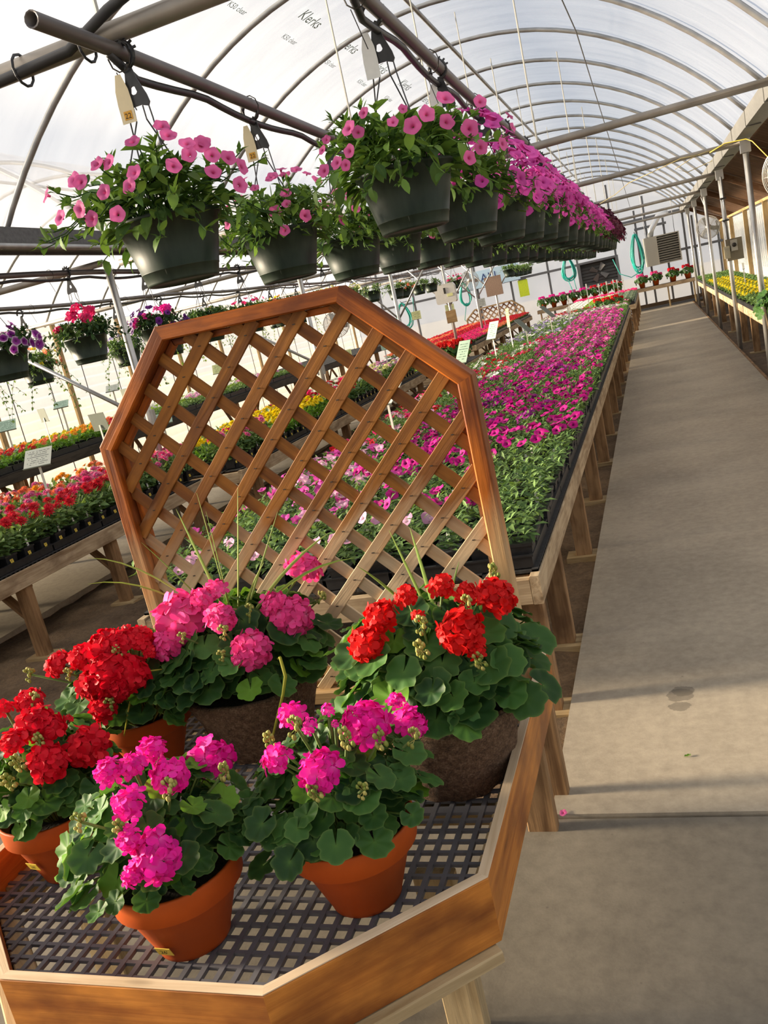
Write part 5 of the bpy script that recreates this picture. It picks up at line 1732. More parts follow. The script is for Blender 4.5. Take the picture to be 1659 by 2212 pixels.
# ------------------------------------------------------------------ dahlias and mixed bedding, left bench
DA_F = [as_mesh('foliage', T_bushy(400 + i, 0.10, 0.19, 84, 0.062, PL), 'bench_leaf') for i in range(3)]
DA_D = [as_mesh('foliage', T_bushy(404 + i, 0.095, 0.15, 77, 0.055, PL), 'geranium_bright') for i in range(2)]
DCOL = ['p_red', 'p_hot', 'p_twotone', 'p_yellow', 'p_orange', 'p_coral', 'p_cream', 'p_white', 'p_lilac']
DA_S = {(c, i): as_mesh('flowers', T_scatter(410 + i, [POMPON, DAISY[1]], 5, 0.085, 0.17, 0.25, 0.040), c) for c in DCOL for i in range(2)}
MG_S = [as_mesh('flowers', T_scatter(416 + i, [POMPON], 6, 0.08, 0.15, 0.22, 0.040), 'p_yellow') for i in range(2)]
DFL = {c: as_mesh('flower', POMPON, c) for c in DCOL}
dn = {'p_red': 'crimson dahlia', 'p_hot': 'hot pink dahlia', 'p_twotone': 'pink dahlia with white-tipped petals', 'p_yellow': 'yellow marigold', 'p_orange': 'orange dahlia', 'p_coral': 'coral dahlia',
      'p_cream': 'cream bedding plant', 'p_white': 'white bedding plant', 'p_lilac': 'lilac bedding plant', None: 'green bedding plant'}
def left_colour(k, y, q):
    if y < 6.5:
        if k == 0:
            return 'p_red' if y < 6.0 else q.choice(['p_twotone', 'p_hot'])
        if k == 1:
            return q.choice(['p_red', 'p_twotone', 'p_hot', 'p_red', 'p_coral'])
        return q.choice(['p_twotone', None, 'p_coral', 'p_orange', None, None])
    if y < 7.5:
        return ['p_twotone', 'p_hot', 'p_yellow', None, None, None][k % 6] if q.random() < 0.8 else None
    if y < 9.2:
        return 'p_yellow' if k < 4 else None
    if y < 11:
        return q.choice([None, 'p_white', 'p_red', 'p_white', 'p_hot'])
    return q.choice([None, 'p_lilac', 'p_white', None, 'p_cream'])
LBED = [T_bushy(430 + i, 0.085, 0.13, 63, 0.058, PL) for i in range(3)]
LBLOOM = [T_scatter(434 + i, [DAISY[1]], 5, 0.075, 0.11, 0.165, 0.034) for i in range(2)]
q = random.Random(9)
cnt = 0
lrest, lrc = MB(), {}
y = 3.0
ln = -1
while y < 13.0:
    ln += 1
    xf = -4.02 if y < 6.5 else -3.72
    if 6.38 < y < 6.66:
        y += 0.155
        continue
    for k in range(6 if y < 6.5 else 4):
        x = xf - k * 0.172
        c = left_colour(k, y, q)
        z = 0.55 + 0.021
        p = obj('bedding_plant', SQP, None, Matrix.Translation((x, y, z)) @ Matrix.Rotation(q.uniform(-.08, .08), 4, 'Z'))
        nm = dn[c]
        tag(p, '%s, %s along the %s of the %s' % (nm, ordn(ln + 1), 'rail row' if k == 0 else ordn(k + 1) + ' row', 'dahlia bench' if y < 6.5 else 'bench behind the lattice'), 'potted plant', '%ss on the left benches' % nm)
        F = Matrix.Translation((0, 0, 0.07)) @ Matrix.Rotation(q.uniform(0, 6), 4, 'Z')
        obj('foliage', (DA_D if c == 'p_yellow' or (c is None and q.random() < .4) else DA_F)[q.randrange(2)], p, scaled(F, q.uniform(.85, 1.15)))
        if c:
            if y < 6.0 and k < 2:
                qq = random.Random(cnt)
                for f in range(qq.randint(3, 5)):
                    a, rr = qq.uniform(0, 6.28), 0.075 * math.sqrt(qq.random())
                    d = Vector((math.cos(a) * rr * 5 + .2, math.sin(a) * rr * 5 - .5, .8)).normalized()
                    obj('flower', DFL[c], p, scaled(frame((rr * math.cos(a), rr * math.sin(a), .07 + qq.uniform(.17, .25)), d.orthogonal(), d), qq.uniform(.036, .052)))
            elif c == 'p_yellow':
                obj('flowers', MG_S[cnt % 2], p, F)
            else:
                obj('flowers', DA_S[(c, cnt % 2)], p, F)
        if k == 0:
            st = obj('price_sticker', STK, p, frame((0.0475, -0.005, 0.045), (0, 1, 0), (-0.17, 0, 1)))
            if y < 6.5:
                obj('price', text_mesh('4"', 0.017, 'ink'), st, frame((0, -0.0012, -0.001), (1, 0, 0), (0, -1, 0)))
            if q.random() < 0.6:
                obj('plant_tag', TAGS, p, Matrix.Translation((0.035, 0.02, 0.07)) @ Matrix.Rotation(1.4, 4, 'Z'))
        cnt += 1
    if True:
        for k in (range(4, 7) if y >= 6.66 else range(6, 10)):
            x = xf - k * 0.172
            lrest.addT(LBED[q.randrange(3)], scaled(Matrix.Translation((x, y, 0.64)) @ Matrix.Rotation(q.uniform(0, 6), 4, 'Z'), q.uniform(.85, 1.15)), rnd=q.random())
            c = left_colour(k, y, q)
            if c and q.random() < .6:
                lrc.setdefault(c, MB()).addT(LBLOOM[q.randrange(2)], Matrix.Translation((x, y, 0.64)), rnd=q.random())
    y += 0.160
lro = stuff(obj('bedding_bed', lrest.mesh('bedding_bed', 'bench_leaf', True)))
tag(lro, 'mass of bedding plants at the back of the bench behind the lattice', 'bedding plants')
for c, m in lrc.items():
    stuff(obj('bloom_mass', m.mesh('bloom_mass', c, True), lro))
TRAYL = tray_mesh(0.165, 0.265, 0.045)
ty = 3.0
while ty < 12.9:
    xf = -4.02 if ty < 6.4 else -3.72
    if not 6.0 < ty < 6.8:
        for k in range(3 if ty < 6.4 else 1):
            t = obj('carry_tray', TRAYL, None, Matrix.Translation((xf - 0.086 - k * 0.343, ty + 0.1, 0.5625)))
            tag(t, 'black tray under the bedding plants, %s along the %s row of the left benches' % (ordn(int(round((ty - 3.0) / 0.545)) + 1), ('rail', '2nd', '3rd')[k]), 'tray', 'black trays on the left benches')
    ty += 0.545

# ------------------------------------------------------------------ flats: one tray, its leaves, its bloom
def flat_leaf(seed, n, h, size, mat, lx=0.13, ly=0.26):
    q = random.Random(seed)
    b = MB()
    for i in range(n):
        x, y = q.uniform(-lx, lx), q.uniform(-ly, ly)
        z = 0.045 + h * q.uniform(0.3, 1.0)
        d = Vector((q.uniform(-1, 1), q.uniform(-1, 1), q.uniform(-.2, .8)))
        leaf_at(b, PL[i % 4] if i % 2 else SL[0], q, (x, y, z), d, size * q.uniform(.7, 1.2))
    return b.mesh('foliage', mat, True)
FLT_L = dict(green=[flat_leaf(500 + i, 230, .06, .045, 'bench_leaf') for i in range(2)], lime=[flat_leaf(503, 260, .09, .05, 'lime_leaf')], silver=[flat_leaf(504, 260, .12, .055, 'silver_leaf')],
             bright=[flat_leaf(505, 230, .08, .06, 'geranium_bright')], dark=[flat_leaf(506, 230, .07, .05, 'dark_leaf')])
FLT_F = {}
def flat_flowers(col, kind, n, h, size):
    k = (col, kind, n)
    if k not in FLT_F:
        T = {'daisy': [DAISY[0], DAISY[2]], 'pet': PFL, 'pom': [POMPON], 'flo': FLT}[kind]
        FLT_F[k] = as_mesh('flowers', T_scatter(520 + n, T, n, None, h * .75, h, size, 0.0, (.13, .26)), col)
    return FLT_F[k]
FROWS = {}
def flat(x, y, z, k, leafs, desc, group, flowers=None):
    key = (round(z, 2), k, group.split(' on ')[-1].split(' past ')[-1])
    FROWS[key] = FROWS.get(key, 0) + 1
    t = obj('bedding_flat', TRAYM, None, Matrix.Translation((x, y, z)))
    tag(t, '%s, %s from its near end, %s row' % (desc, ordn(FROWS[key]), ordn(k + 1)), 'flat of plants', group)
    obj('foliage', FLT_L[leafs][int(y * 10) % len(FLT_L[leafs])], t)
    for f in flowers or []:
        obj('flowers', flat_flowers(*f), t)
q = random.Random(21)
# right bench
y = 8.1
while y < 26.4:
    for k in range(3):
        x = 1.315 + k * 0.282
        z = 0.5925
        if 14.0 < y < 22 and k < 2 or (9.5 < y < 17 and k == 2):
            flat(x, y, z, k, 'green', 'yellow flowering flat on the right bench', 'flats on the right bench', [('p_yellow', 'daisy', 24, .125, .025)])
        elif 9.0 < y < 12.0 and k == 0:
            flat(x, y, z, k, 'green', 'cream flowering flat on the right bench', 'flats on the right bench', [('p_cream', 'pet', 14, .13, .026)])
        else:
            flat(x, y, z, k, 'green', 'plain green flat on the right bench', 'flats on the right bench')
    y += 0.545
# impatiens
imp, impc = MB(), {}
y = 17.45
while y < 25.8:
    for k in range(7):
        x = -3.64 - k * 0.285
        c = ['p_coral', 'p_hot', 'p_hot', 'p_red', 'p_red', 'p_coral', 'p_red'][k] if y > 19 else ['p_hot', 'p_hot', 'p_coral', 'p_coral', 'p_red', 'p_red', 'p_coral'][k]
        if y > 22.5 and k < 3:
            c = 'p_red'
        nm = {'p_coral': 'orange red', 'p_hot': 'hot pink', 'p_red': 'red'}[c]
        if k < 4:
            flat(x, y, 0.6125, k, 'green', '%s impatiens flat under the middle gutter' % nm, 'flats on the impatiens bench', [(c, 'flo', 62, .135, .027)])
        else:
            qq = random.Random(int(y * 100) + k)
            for i in range(60):
                leaf_at(imp, PL[i % 4], qq, (x + qq.uniform(-.13, .13), y + qq.uniform(-.26, .26), 0.66 + qq.uniform(.02, .06)), Vector((qq.uniform(-1, 1), qq.uniform(-1, 1), qq.uniform(-.2, .6))), .055)
            m = impc.setdefault(c, MB())
            for i in range(50):
                d = Vector((qq.uniform(-.5, .5), qq.uniform(-.8, .3), .9)).normalized()
                m.addT(FLT[i % 5], scaled(frame((x + qq.uniform(-.13, .13), y + qq.uniform(-.26, .26), 0.73 + qq.uniform(0, .03)), d.orthogonal(), d), .027), rnd=qq.random())
    y += 0.545
io = tag(stuff(obj('impatiens_bed', imp.mesh('impatiens_bed', 'bench_leaf', True))), 'mass of red and orange impatiens on the back half of their bench', 'bedding plants')
for c, m in impc.items():
    stuff(obj('bloom_mass', m.mesh('bloom_mass', c, True), io))
# low bench: lime leaves, then red
for y, k in [(14.0 + 0.55 * i, k) for i in range(5) for k in range(5)]:
    x = -3.50 - k * 0.29
    if k < 2 and y > 14.9:
        continue
    if k < 3:
        flat(x, y, 0.4325, k, 'lime', 'lime green leafy flat on the low bench', 'flats on the low bench')
    else:
        flat(x, y, 0.4325, k, 'green', 'orange red flowering flat on the low bench', 'flats on the low bench', [('p_coral', 'flo', 60, .135, .026)])
# bench past the petunias
y = 20.65
while y < 26.0:
    for k in range(6):
        x = -0.57 - k * 0.285
        if k < 2 and y < 24:
            flat(x, y, 0.6125, k, 'silver', 'grey green trailing flat past the petunias', 'flats past the petunias')
        elif k < 4 and y < 24:
            flat(x, y, 0.6125, k, 'lime', 'light green flat past the petunias', 'flats past the petunias')
        elif y < 25 and k >= 2:
            flat(x, y, 0.6125, k, 'green', 'white flowering flat past the petunias', 'flats past the petunias', [('p_white', 'flo', 80, .14, .028)])
        else:
            flat(x, y, 0.6125, k, 'green', 'red flowering flat past the petunias', 'flats past the petunias', [('p_hot', 'flo', 50, .16, .03)])
    y += 0.545
# far left bench
y = 5.6
while y < 14.9:
    for k in range(5):
        x = -6.47 - k * 0.30
        gp = 'flats on the far left bench'
        if k < 2:
            c = q.choice([('p_orange', 'orange'), ('p_coral', 'coral'), ('p_yellow', 'yellow'), ('p_red', 'red')]) if y < 9.5 else q.choice([(None, ''), ('p_white', 'white'), ('p_lilac', 'lilac')])
            if c[0]:
                flat(x, y, 0.8825, k, 'bright' if y < 9.5 else 'green', '%s %s flat on the far left bench' % (c[1], 'gerbera' if y < 9.5 else 'flowering'), gp, [(c[0], 'daisy', 13, .19, .042)])
            else:
                flat(x, y, 0.8825, k, 'green', 'plain green flat on the far left bench', gp)
        elif k < 4 and y < 8.2:
            flat(x, y, 0.8825, k, 'silver', 'grey leaved flat on the far left bench', gp)
        elif k < 4:
            flat(x, y, 0.8825, k, 'lime', 'lime yellow flat on the far left bench', gp)
        else:
            flat(x, y, 0.8825, k, 'dark', 'dark leaved flat on the far left bench', gp)
    y += 0.545

# ------------------------------------------------------------------ small potted geraniums further back
SG_P = MB().lathe([(0, 0), (.055, 0), (.075, .10), (.083, .105), (.085, .14), (.078, .14), (.074, .12)], 20)
SG_P.disc(.076, .125, 16)
SGP = SG_P.mesh('pot', 'terracotta', True)
def small_leaves(seed):
    q = random.Random(seed)
    b = MB()
    for i in range(48):
        d = up_dir(q, -0.25)
        p = Vector((d.x * .17, d.y * .17, .19 + d.z * .11)) * q.uniform(.8, 1.0)
        b.addT(GL[i % 6], scaled(frame(p, d.orthogonal(), d + Vector((0, -.2, .5))), .042), rnd=q.random())
    return b.mesh('foliage', 'geranium_leaf', True)
SGL = [small_leaves(600), small_leaves(601)]
SGH = T_scatter(610, [HEADS[3], HEADS[4]], 9, .15, .25, .33, .046, 0.6)
SGM = {c: as_mesh('flower_heads', SGH, 'g_' + c) for c in PC}
def small_geranium(x, y, z, c, label, group=None, s=1.0):
    p = obj('potted_geranium', SGP, None, scaled(Matrix.Translation((x, y, z)), s))
    tag(p, label, 'potted plant', group)
    obj('foliage', SGL[int(abs(x) * 10) % 2], p)
    obj('flower_heads', SGM[c], p)
for x, la in ((-0.30, 'potted pink geranium on the end shelf, nearest the hose'), (0.10, 'second potted geranium on the end shelf, under the heater'), (0.58, 'third potted geranium on the end shelf'), (0.98, 'last potted geranium on the end shelf, beside the right bench')):
    small_geranium(x, 26.98, 0.677, 'red' if x > .3 else 'pink', la, None, 1.15)
for i in range(8):
    small_geranium(-3.2 + i * 0.31, 26.9, 0.677, 'magenta' if i < 5 else 'red', 'potted geranium below the louvred fan, %s in its row from the left' % ordn(i + 1), 'geraniums below the louvred fan', 1.1)
for x, y, la in ((-3.43, 15.05, 'red geranium in a terracotta pot on the low bench, its pot in full view'), (-3.62, 14.85, 'red geranium just left of the terracotta pot on the low bench'), (-3.45, 15.5, 'red geranium behind the terracotta pot on the low bench'), (-3.70, 15.4, 'small red geranium at the back of the low bench pots')):
    small_geranium(x, y, 0.4325, 'scarlet', la, None, 1.25)
for x, y, w in ((-0.78, 19.4, 'nearest the aisle'), (-0.95, 19.0, 'in front of the other two'), (-1.15, 19.3, 'farthest from the aisle')):
    small_geranium(x, y, 0.60, 'scarlet', 'red geranium at the far end of the petunia bench, ' + w, 'red geraniums at the far end of the petunia bench', 0.9)
tx = thing('trailing_geranium', 'red trailing geranium hanging over the near end of the right bench', 'potted plant', (1.24, 9.9, 0.6))
obj('foliage', SGL[0], tx, scaled(Matrix.Translation((0, 0, -0.1)), 1.6))
obj('flower_heads', SGM['scarlet'], tx, scaled(Matrix.Translation((-0.02, 0, -0.12)), 0.8))

# ================================================================== SIGNS, HOSES, FANS AND THE END WALL
def stake_sign(x, y, zc, label, w=0.16, h=0.11, mat='sign_pale', face=0.0, tilt=0.5, z0=0.6, stake_mat='stake', narrow=False):
    r = thing('plant_sign', label, 'sign', (x, y, z0), face)
    L = zc - z0
    obj('stake', MB().box(-.009, .009, -.0025, .0025, 0, L).mesh('stake', stake_mat), r)
    M = Matrix.Translation((0, -0.004, L)) @ Matrix.Rotation(PI / 2 - tilt, 4, 'X')
    obj('card', MB().box(-w / 2, w / 2, -h * 0.3, h * 0.7, 0, 0.003).mesh('card', mat), r, M)
    obj('card_holder', MB().box(-w / 2 - .003, w / 2 + .003, -h * 0.3 - .004, -h * 0.3 + .002, -.004, .008).mesh('card_holder', 'sign_back'), r, M)
    return r
stake_sign(-4.40, 5.10, 1.10, 'pale printed sign on a stake above the dahlias', 0.21, 0.165, 'sign_pale', 0.25, 0.75, 0.58)
stake_sign(-4.62, 6.22, 1.20, 'dark backed sign turned away, tallest behind the dahlias', 0.20, 0.15, 'sign_back', 2.9, 0.15, 0.58)
stake_sign(-6.6, 7.35, 1.30, 'green printed sign on a stake at the left edge by the wooden stud', 0.20, 0.15, 'sign_green', 0.5, 0.8, 0.90)
stake_sign(-6.6, 7.95, 1.30, 'brownish backed sign left of the tall dark one', 0.18, 0.15, 'sign_back', 2.7, 0.1, 0.90)
stake_sign(-6.6, 8.30, 1.38, 'small pale green sign tilted on a thin stake before the corrugated wall', 0.17, 0.12, 'sign_green', 0.4, 0.9, 0.90)
stake_sign(-6.6, 9.35, 1.42, 'small pale sign close to the left shoulder of the lattice', 0.17, 0.12, 'sign_pale', 0.4, 0.9, 0.90)
stake_sign(-6.6, 9.6, 1.28, 'dark square sign back beside the lattice frame', 0.18, 0.16, 'sign_back', 2.8, 0.1, 0.90)
stake_sign(-4.7, 7.3, 1.05, 'green sign seen through the lattice above the yellow marigolds', 0.20, 0.14, 'sign_green', 0.4, 0.8, 0.58)
stake_sign(-6.6, 12.2, 1.30, 'lime sign seen through the upper lattice openings', 0.20, 0.16, 'sign_yellow', 0.3, 0.5, 0.90)
stake_sign(-4.2, 11.6, 1.10, 'narrow lime sign card among the white flowers through the lattice', 0.10, 0.17, 'sign_yellow', 0.2, 0.3, 0.58)
stake_sign(-3.9, 12.4, 1.12, 'narrow pale green sign near the lattice peak', 0.10, 0.17, 'sign_green', 0.3, 0.3, 0.58)
for x, y, zc, m, la in ((-1.98, 8.9, 0.98, 'sign_green', 'green sign leaning at the right shoulder of the lattice'), (-2.10, 11.5, 1.02, 'sign_green', 'green sign over the petunias, beside the lime tag'),
                        (-2.0, 12.4, 1.10, 'sign_yellow', 'lime tag on a white stake over the middle of the petunia bench')):
    stake_sign(x, y, zc, la, 0.15 if m == 'sign_green' else 0.05, 0.26, m, -0.45, 0.6 if m == 'sign_green' else 0.1, 0.62)
for x, y, zc, f, la in ((-1.72, 12.0, 0.98, 1.2, 'grey backed sign turned edge-on, nearest of the two over the petunias'), (-1.55, 13.6, 1.04, 1.2, 'grey backed sign turned edge-on, farther of the two over the petunias')):
    stake_sign(x, y, zc, la, 0.15, 0.26, 'sign_back', f, 0.75, 0.62)
for x, y, zc, la in ((-1.35, 14.5, 0.98, 'plain white stake among the orchid petunias'), (-1.55, 17.0, 1.10, 'tall white stake before the light green plants'), (-1.35, 19.4, 1.2, 'tall white stake beside the red geraniums')):
    stake_sign(x, y, zc, la, 0.03, 0.10, 'stake', 0.0, 0.1, 0.62)
for i, (x, y) in enumerate(((-1.3, 23.0), (-0.85, 23.2), (-1.15, 24.0), (-1.0, 24.6), (-0.75, 24.9))):
    s = stake_sign(x, y, 1.08, 'white label stake among the grey green plants, %s of five by distance' % ordn(i + 1), 0.035, 0.10, 'stake', 0.0, 0.1, 0.66)
    s['group'] = 'white stakes on the far bench'
for x, y, w in ((1.75, 11.5, 'nearest'), (1.85, 12.6, 'second nearest'), (1.8, 14.2, 'third nearest'), (1.6, 17.5, 'farthest')):
    s = stake_sign(x, y, 0.98, w + ' white label stake standing on the right bench', 0.035, 0.12, 'stake', 0.0, 0.35, 0.64)
    s['group'] = 'white stakes on the right bench'
stake_sign(-1.83, 5.62, 1.02, 'pale printed sign lying back among the pink petunias behind the lattice', 0.14, 0.22, 'sign_pale', -0.3, 1.0, 0.62)
stake_sign(-1.50, 5.45, 0.98, 'white stake standing in the petunias behind the lattice', 0.02, 0.05, 'stake', 0.0, 0.1, 0.62)
for x, y, z, c, la in ((-5.8, 19.4, 1.30, 'sign_yellow', 'small lime sign left of the white plastic box'), (-5.4, 20.2, 1.36, 'sign_yellow', 'small lime sign just left of the box post'), (-4.7, 20.8, 1.34, 'sign_yellow', 'small lime sign right of the box post'),
                       (-4.2, 22.3, 1.30, 'sign_pale', 'small pale sign over the impatiens')):
    stake_sign(x, y, z, la, 0.22, 0.2, c, 0.2, 0.3, 0.66)

# white plastic box on its post
bx = thing('dispenser_box', 'white plastic box fixed to the steel post over the impatiens', 'box', (-4.1, 18.14, 1.52))
b = MB()
pr = [(-.19, 0), (.19, 0), (.215, .03), (.215, .34), (.18, .40), (-.18, .40), (-.215, .34), (-.215, .03)]
b.prism(pr, 0.16, frame((0, 0, 0), (1, 0, 0), (0, -1, 0)))
obj('case', b.mesh('case', 'white_plastic'), bx)
obj('slot', MB().box(-.02, .02, -.168, -.158, .20, .32).mesh('slot', 'ink'), bx)
obj('lime_label', MB().box(.04, .16, -.165, -.159, .13, .19).mesh('lime_label', 'sign_yellow'), bx)
# brown paper sheets and lime sign, blue banner near the far left
sk = thing('paper_sack', 'brown paper sack pinned on the farthest post in the impatiens', 'sack', (-4.1, 24.12, 1.42))
obj('sheet', MB().box(-.24, .22, -.05, -.01, 0, .52).mesh('sheet', 'brown_sack'), sk)
lm = thing('lime_sign', 'tall lime yellow sign hanging above the small lattice', 'sign', (-3.76, 27.335, 1.18))
obj('card', MB().box(-.15, .15, -.006, 0, 0, .50).mesh('card', 'lime_card'), lm)
obj('clip', MB().box(-.12, .12, -.01, .004, .50, .55).mesh('clip', 'dark_steel'), lm)
bn = thing('blue_banner', 'pale blue banner with navy capital letters on the end wall, mostly hidden by pots', 'banner', (-4.75, 27.30, 1.72))
obj('cloth', MB().box(-.75, .95, -.004, 0, 0, .52).mesh('cloth', 'banner'), bn)
obj('lettering', text_mesh('AN', 0.36, 'blue_ink'), bn, frame((-0.02, -0.008, 0.27), (1, 0, 0), (0, -1, 0)))
# small lattice planter behind the impatiens
pl = thing('lattice_planter', 'small octagonal lattice trellis behind the impatiens at the far end', 'trellis', (-4.4, 25.93, 0.60))
for a, c in (((-1.0, .28), (-.72, .52)), ((-.72, .52), (.42, .56)), ((.42, .56), (.72, .30)), ((.72, .30), (.74, 0)), ((-1.0, .28), (-1.0, 0)), ((-1.0, 0.0), (.74, 0.0))):
    board('frame_board', (a[0], 0, a[1]), (c[0], 0, c[1]), 0.045, 0.06, 'pale_leg', pl, up=(0, 1, 0))
for k in range(-6, 9):
    for lay in (0, 1):
        p, d = (Vector((k * .17, 0)), Vector((1, 1)).normalized()) if lay == 0 else (Vector((k * .17, 0)), Vector((-1, 1)).normalized())
        pts = [t for t in np.linspace(0, 0.8, 41) if -1.0 < (p + d * t).x < .73 and (p + d * t).y < .54 - max(0, abs((p + d * t).x + .15) - .58) * .85]
        if len(pts) > 5:
            a, c = p + d * pts[0], p + d * pts[-1]
            board('slat', (a.x, .006 * lay, a.y), (c.x, .006 * lay, c.y), 0.04, 0.006, 'slat', pl, up=(0, -1, 0), c=.001)

# hoses hung on the end wall
def hose(x, y, ztop, w, h, label, loops=9, seed=0, tail=None):
    q = random.Random(seed)
    r = thing('hose_coil', label, 'hose', (x, y, ztop))
    b = MB()
    for i in range(loops):
        ww, hh = w * q.uniform(.65, 1.0), h * q.uniform(.82, 1.0)
        ox, oy = q.uniform(-.03, .03), -0.02 - 0.016 * i
        b.tube([(ox + ww * math.sin(t) * (0.35 + 0.65 * (1 - math.cos(t)) / 2), oy, -hh * (1 - math.cos(t)) / 2) for t in np.linspace(0, 2 * PI, 25)], 0.0125, 6, cap=False)
    obj('coil', b.mesh('coil', 'aqua', True), r)
    if tail:
        obj('loose_end', MB().tube(tail, 0.0115, 6).mesh('loose_end', 'aqua', True), r)
    obj('hook', MB().tube([(0, 27.36 - y, .03), (0, -.10, .02), (0, -.14, .06)], .012, 6).mesh('hook', 'dark_steel'), r)
hose(-0.30, 26.6, 2.22, 0.23, 1.12, 'aqua green hose coil hanging beside the heater', 10, 1, [(.05, -.1, -1.05), (-.25, -.1, -1.16), (-.55, -.1, -1.0), (-.66, -.06, -.65), (-.70, 0.2, -.55)])
hose(-2.26, 26.6, 2.05, 0.27, 0.72, 'aqua green hose coil left of the louvred fan', 8, 2, [(.1, -.1, -.66), (.13, -.1, -.98), (.02, -.1, -1.02), (-.06, -.1, -.7)])
hose(-5.42, 26.5, 1.98, 0.26, 0.70, 'aqua green hose coil below the left circulating fan', 7, 3, [(0, -.1, -.6), (-.15, -.1, -1.1), (-.1, -.1, -1.15)])
hose(-7.4, 26.3, 1.80, 0.34, 0.85, 'aqua green hoses at the right slope of the lattice', 9, 4, [(.2, -.1, -.6), (.35, -.1, -.3), (.4, -.1, .1)])

# unit heater
ht = thing('unit_heater', 'beige unit heater with horizontal louvres hanging on the end wall', 'heater', (0.38, 26.75, 1.24), 0.10)
obj('case', MB().box(-.47, -.16, -.30, .20, .0, .80).box(-.16, .47, -.22, .20, .0, .80).mesh('case', 'heater'), ht)
obj('front_frame', MB().box(-.16, .47, -.31, -.22, .77, .80).box(-.16, .47, -.31, -.22, 0, .03).box(.44, .47, -.31, -.22, .03, .77).box(-.16, -.14, -.31, -.22, .03, .77).mesh('front_frame', 'heater'), ht)
obj('burner_box', MB().box(-.14, .44, -.235, -.222, .03, .77).mesh('burner_box', 'heater_dark'), ht)
sm = MB().box(-.14, .44, -.04, .04, -.006, .006).mesh('louvre_slat', 'slat_metal')
for i in range(11):
    obj('louvre_slat', sm, ht, Matrix.Translation((0, -.27, .07 + i * .066)) @ Matrix.Rotation(0.45, 4, 'X'))
obj('flue', MB().tube([(-.28, 0, .80), (-.22, 0, 1.0), (.02, .1, 1.32), (.3, .15, 1.36)], .085, 14).mesh('flue', 'duct', True), ht)
for x in (-.4, .4):
    obj('hanger_rod', MB().tube([(x, 0, .8), (x, 0, 2.05)], .008, 5).mesh('hanger_rod', 'dark_steel'), ht)
# louvred exhaust fan
sf = thing('exhaust_fan', 'dark louvred exhaust fan low in the end wall', 'fan', (-1.46, 27.28, 1.02))
obj('frame', MB().box(-.60, -.52, -.10, .10, 0, .76).box(.52, .60, -.10, .10, 0, .76).box(-.52, .52, -.10, .10, .70, .76).box(-.52, .52, -.10, .10, 0, .06).mesh('frame', 'dark_steel'), sf)
sm2 = MB().box(-.52, .52, -.005, .005, -.052, .052).mesh('louvre_slat', 'louvre_dark')
for i in range(7):
    obj('louvre_slat', sm2, sf, Matrix.Translation((0, 0.05, .11 + i * .092)) @ Matrix.Rotation(-0.35, 4, 'X'))
bl = MB().add([(.05, 0, -.03), (.25, -.03, -.10), (.30, .03, .06), (.05, .02, .03)], [(0, 1, 2, 3), (3, 2, 1, 0)]).mesh('blade', 'fan_dark')
for k in range(4):
    obj('blade', bl, sf, Matrix.Translation((0, -.03, .38)) @ Matrix.Rotation(k * PI / 2 + .5, 4, 'Y'))
# circulating fans
def fan(x, y, z, R, rz, label, arm):
    r = thing('circulating_fan', label, 'fan', (x, y, z), rz)
    g = MB()
    for s in (-.06, .06):
        for k in range(9):
            rr = R * (k + 1.5) / 10.2
            yy = s * (1 - 0.5 * (rr / R) ** 4)
            g.tube([(rr * math.cos(a), yy, rr * math.sin(a)) for a in np.linspace(0, 2 * PI, 29)], .004 if k < 8 else .008, 4, cap=False)
        for k in range(8):
            a = k * PI / 4
            g.tube([(.05 * math.cos(a), s, .05 * math.sin(a)), (.7 * R * math.cos(a), s * .88, .7 * R * math.sin(a)), (R * math.cos(a), s * .5, R * math.sin(a))], .0035, 4, cap=False)
    obj('guard', g.mesh('guard', 'fan_wire'), r)
    bm = MB().add([(.04, .02, -.04), (.5 * R, .03, -.2 * R), (.86 * R, .02, -.1 * R), (.88 * R, -.02, .2 * R), (.4 * R, -.03, .18 * R), (.04, -.02, .04)], [(0, 1, 2, 3, 4, 5), (5, 4, 3, 2, 1, 0)]).mesh('blade', 'fan_blade')
    for k in range(3):
        obj('blade', bm, r, Matrix.Rotation(k * 2 * PI / 3 + .3, 4, 'Y'))
    obj('motor', MB().lathe([(0, -.08), (.05, -.07), (.06, 0), (.05, .12), (0, .13)], 14, Matrix.Rotation(-PI / 2, 4, 'X')).mesh('motor', 'fan_wire', True), r)
    obj('arm', MB().tube([(0, .10, 0)] + [Vector(p) for p in arm], .013, 6).mesh('arm', 'steel', True), r)
fan(1.225, 19.6, 1.85, 0.24, -0.25, 'circulating fan between the far posts of the aisle', [(0, .12, .25), (-.10, .2, .62), (-.13, .5, .74)])
fan(1.335, 9.62, 2.05, 0.24, -0.9, 'circulating fan cut off by the right edge, with a yellow cord', [(-.1, .12, .25), (-.2, .25, .5)])
fan(-5.20, 26.4, 2.02, 0.30, 0.1, 'circulating fan at the far left, above a hose coil', [(0, .12, .3), (0, .3, .6)])
fan(-6.6, 17.9, 1.60, 0.30, 0.2, 'fan behind the hanging baskets seen through the lattice peak', [(0, .12, .3), (0, .3, .9)])
yc = thing('power_cord', 'yellow power cord running from the gutter post to the fan', 'cord', (1.08, 10.0, 2.42))
obj('cord', MB().tube([(-.35, .02, .02), (-.2, .02, .07), (0, 0, .06), (.05, -.05, .02), (.16, -.2, -.18), (.26, -.36, -.36)], .006, 6).mesh('cord', 'yellow_cord', True), yc)
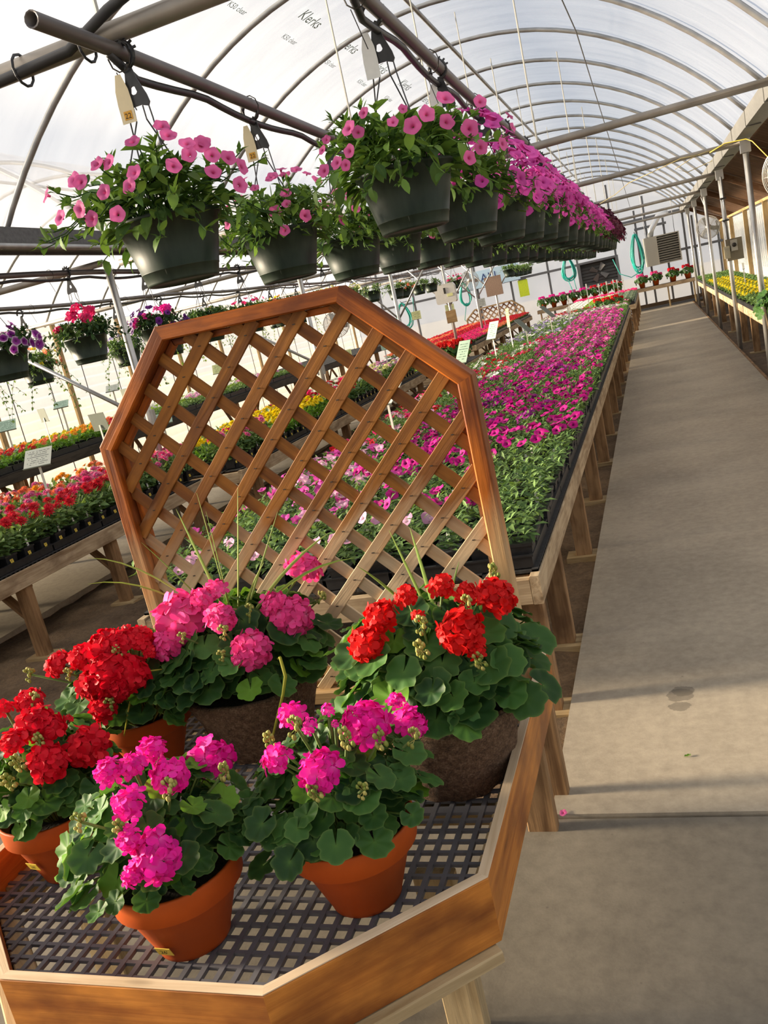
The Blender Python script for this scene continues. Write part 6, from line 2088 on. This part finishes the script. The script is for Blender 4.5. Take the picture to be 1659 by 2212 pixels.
yc2 = thing('extension_cord', 'dull yellow cord looped along the second cross pipe', 'cord', (0, 10.08, 2.43))
obj('cord', MB().tube([(-.58, 3.4, 0), (-.3, 2.0, -.02), (-.1, .6, -.03), (.2, 0, -.02), (.45, -.03, .03), (.62, -.04, .02), (.75, -.02, -.07), (.5, -.02, -.12), (.38, -.02, -.06), (.6, -.03, .02), (.95, 0, .05)], .0042, 6).mesh('cord', 'dull_cord', True), yc2)
# timer box on the second post
tb = thing('timer_box', 'bronze plate with a dial timer and beige box, on the second aisle post', 'switch box', (1.10, 13.5, 1.24))
obj('back_plate', MB().box(-.06, .16, -.02, .0, 0, .30).mesh('back_plate', 'box_dark'), tb)
obj('timer_case', MB().box(.00, .085, -.10, -.02, .13, .28).mesh('timer_case', 'heater'), tb)
obj('dial', MB().lathe([(0, 0), (.03, 0), (.028, .02), (0, .022)], 16, frame((.043, -.10, .21), (1, 0, 0), (0, -1, 0))).mesh('dial', 'ink', True), tb)
obj('thermostat', MB().box(-.095, -.02, -.10, -.02, .04, .21).mesh('thermostat', 'beige_box'), tb)
for k in range(8):
    obj('vent_bar', MB().box(-.085, -.03, -.106, -.10, .055 + k * .018, .063 + k * .018).mesh('vent_bar', 'heater'), tb)
obj('conduit', MB().tube([(-.02, -.045, .30), (-.02, -.045, 1.15)], .014, 8).mesh('conduit', 'steel', True), tb)
obj('straps', MB().box(-.06, .02, -.062, .03, .55, .57).box(-.06, .02, -.062, .03, .85, .87).mesh('straps', 'ink'), tb)
# small litter on the aisle
fp = obj('fallen_petal', flower_mesh('p_pink', 1), None, scaled(Matrix.Translation((-0.475, 2.285, 0.006)), 0.012, 0.018, 0.01))
tag(fp, 'pink petal lying at the corner of the concrete joint', 'petal')
fl2 = obj('fallen_leaf', GLB[0], None, scaled(Matrix.Translation((-0.10, 2.585, 0.004)) @ Matrix.Rotation(0.4, 4, 'Z'), 0.013, 0.006, 0.01))
tag(fl2, 'small green leaf lying on the aisle concrete', 'leaf')
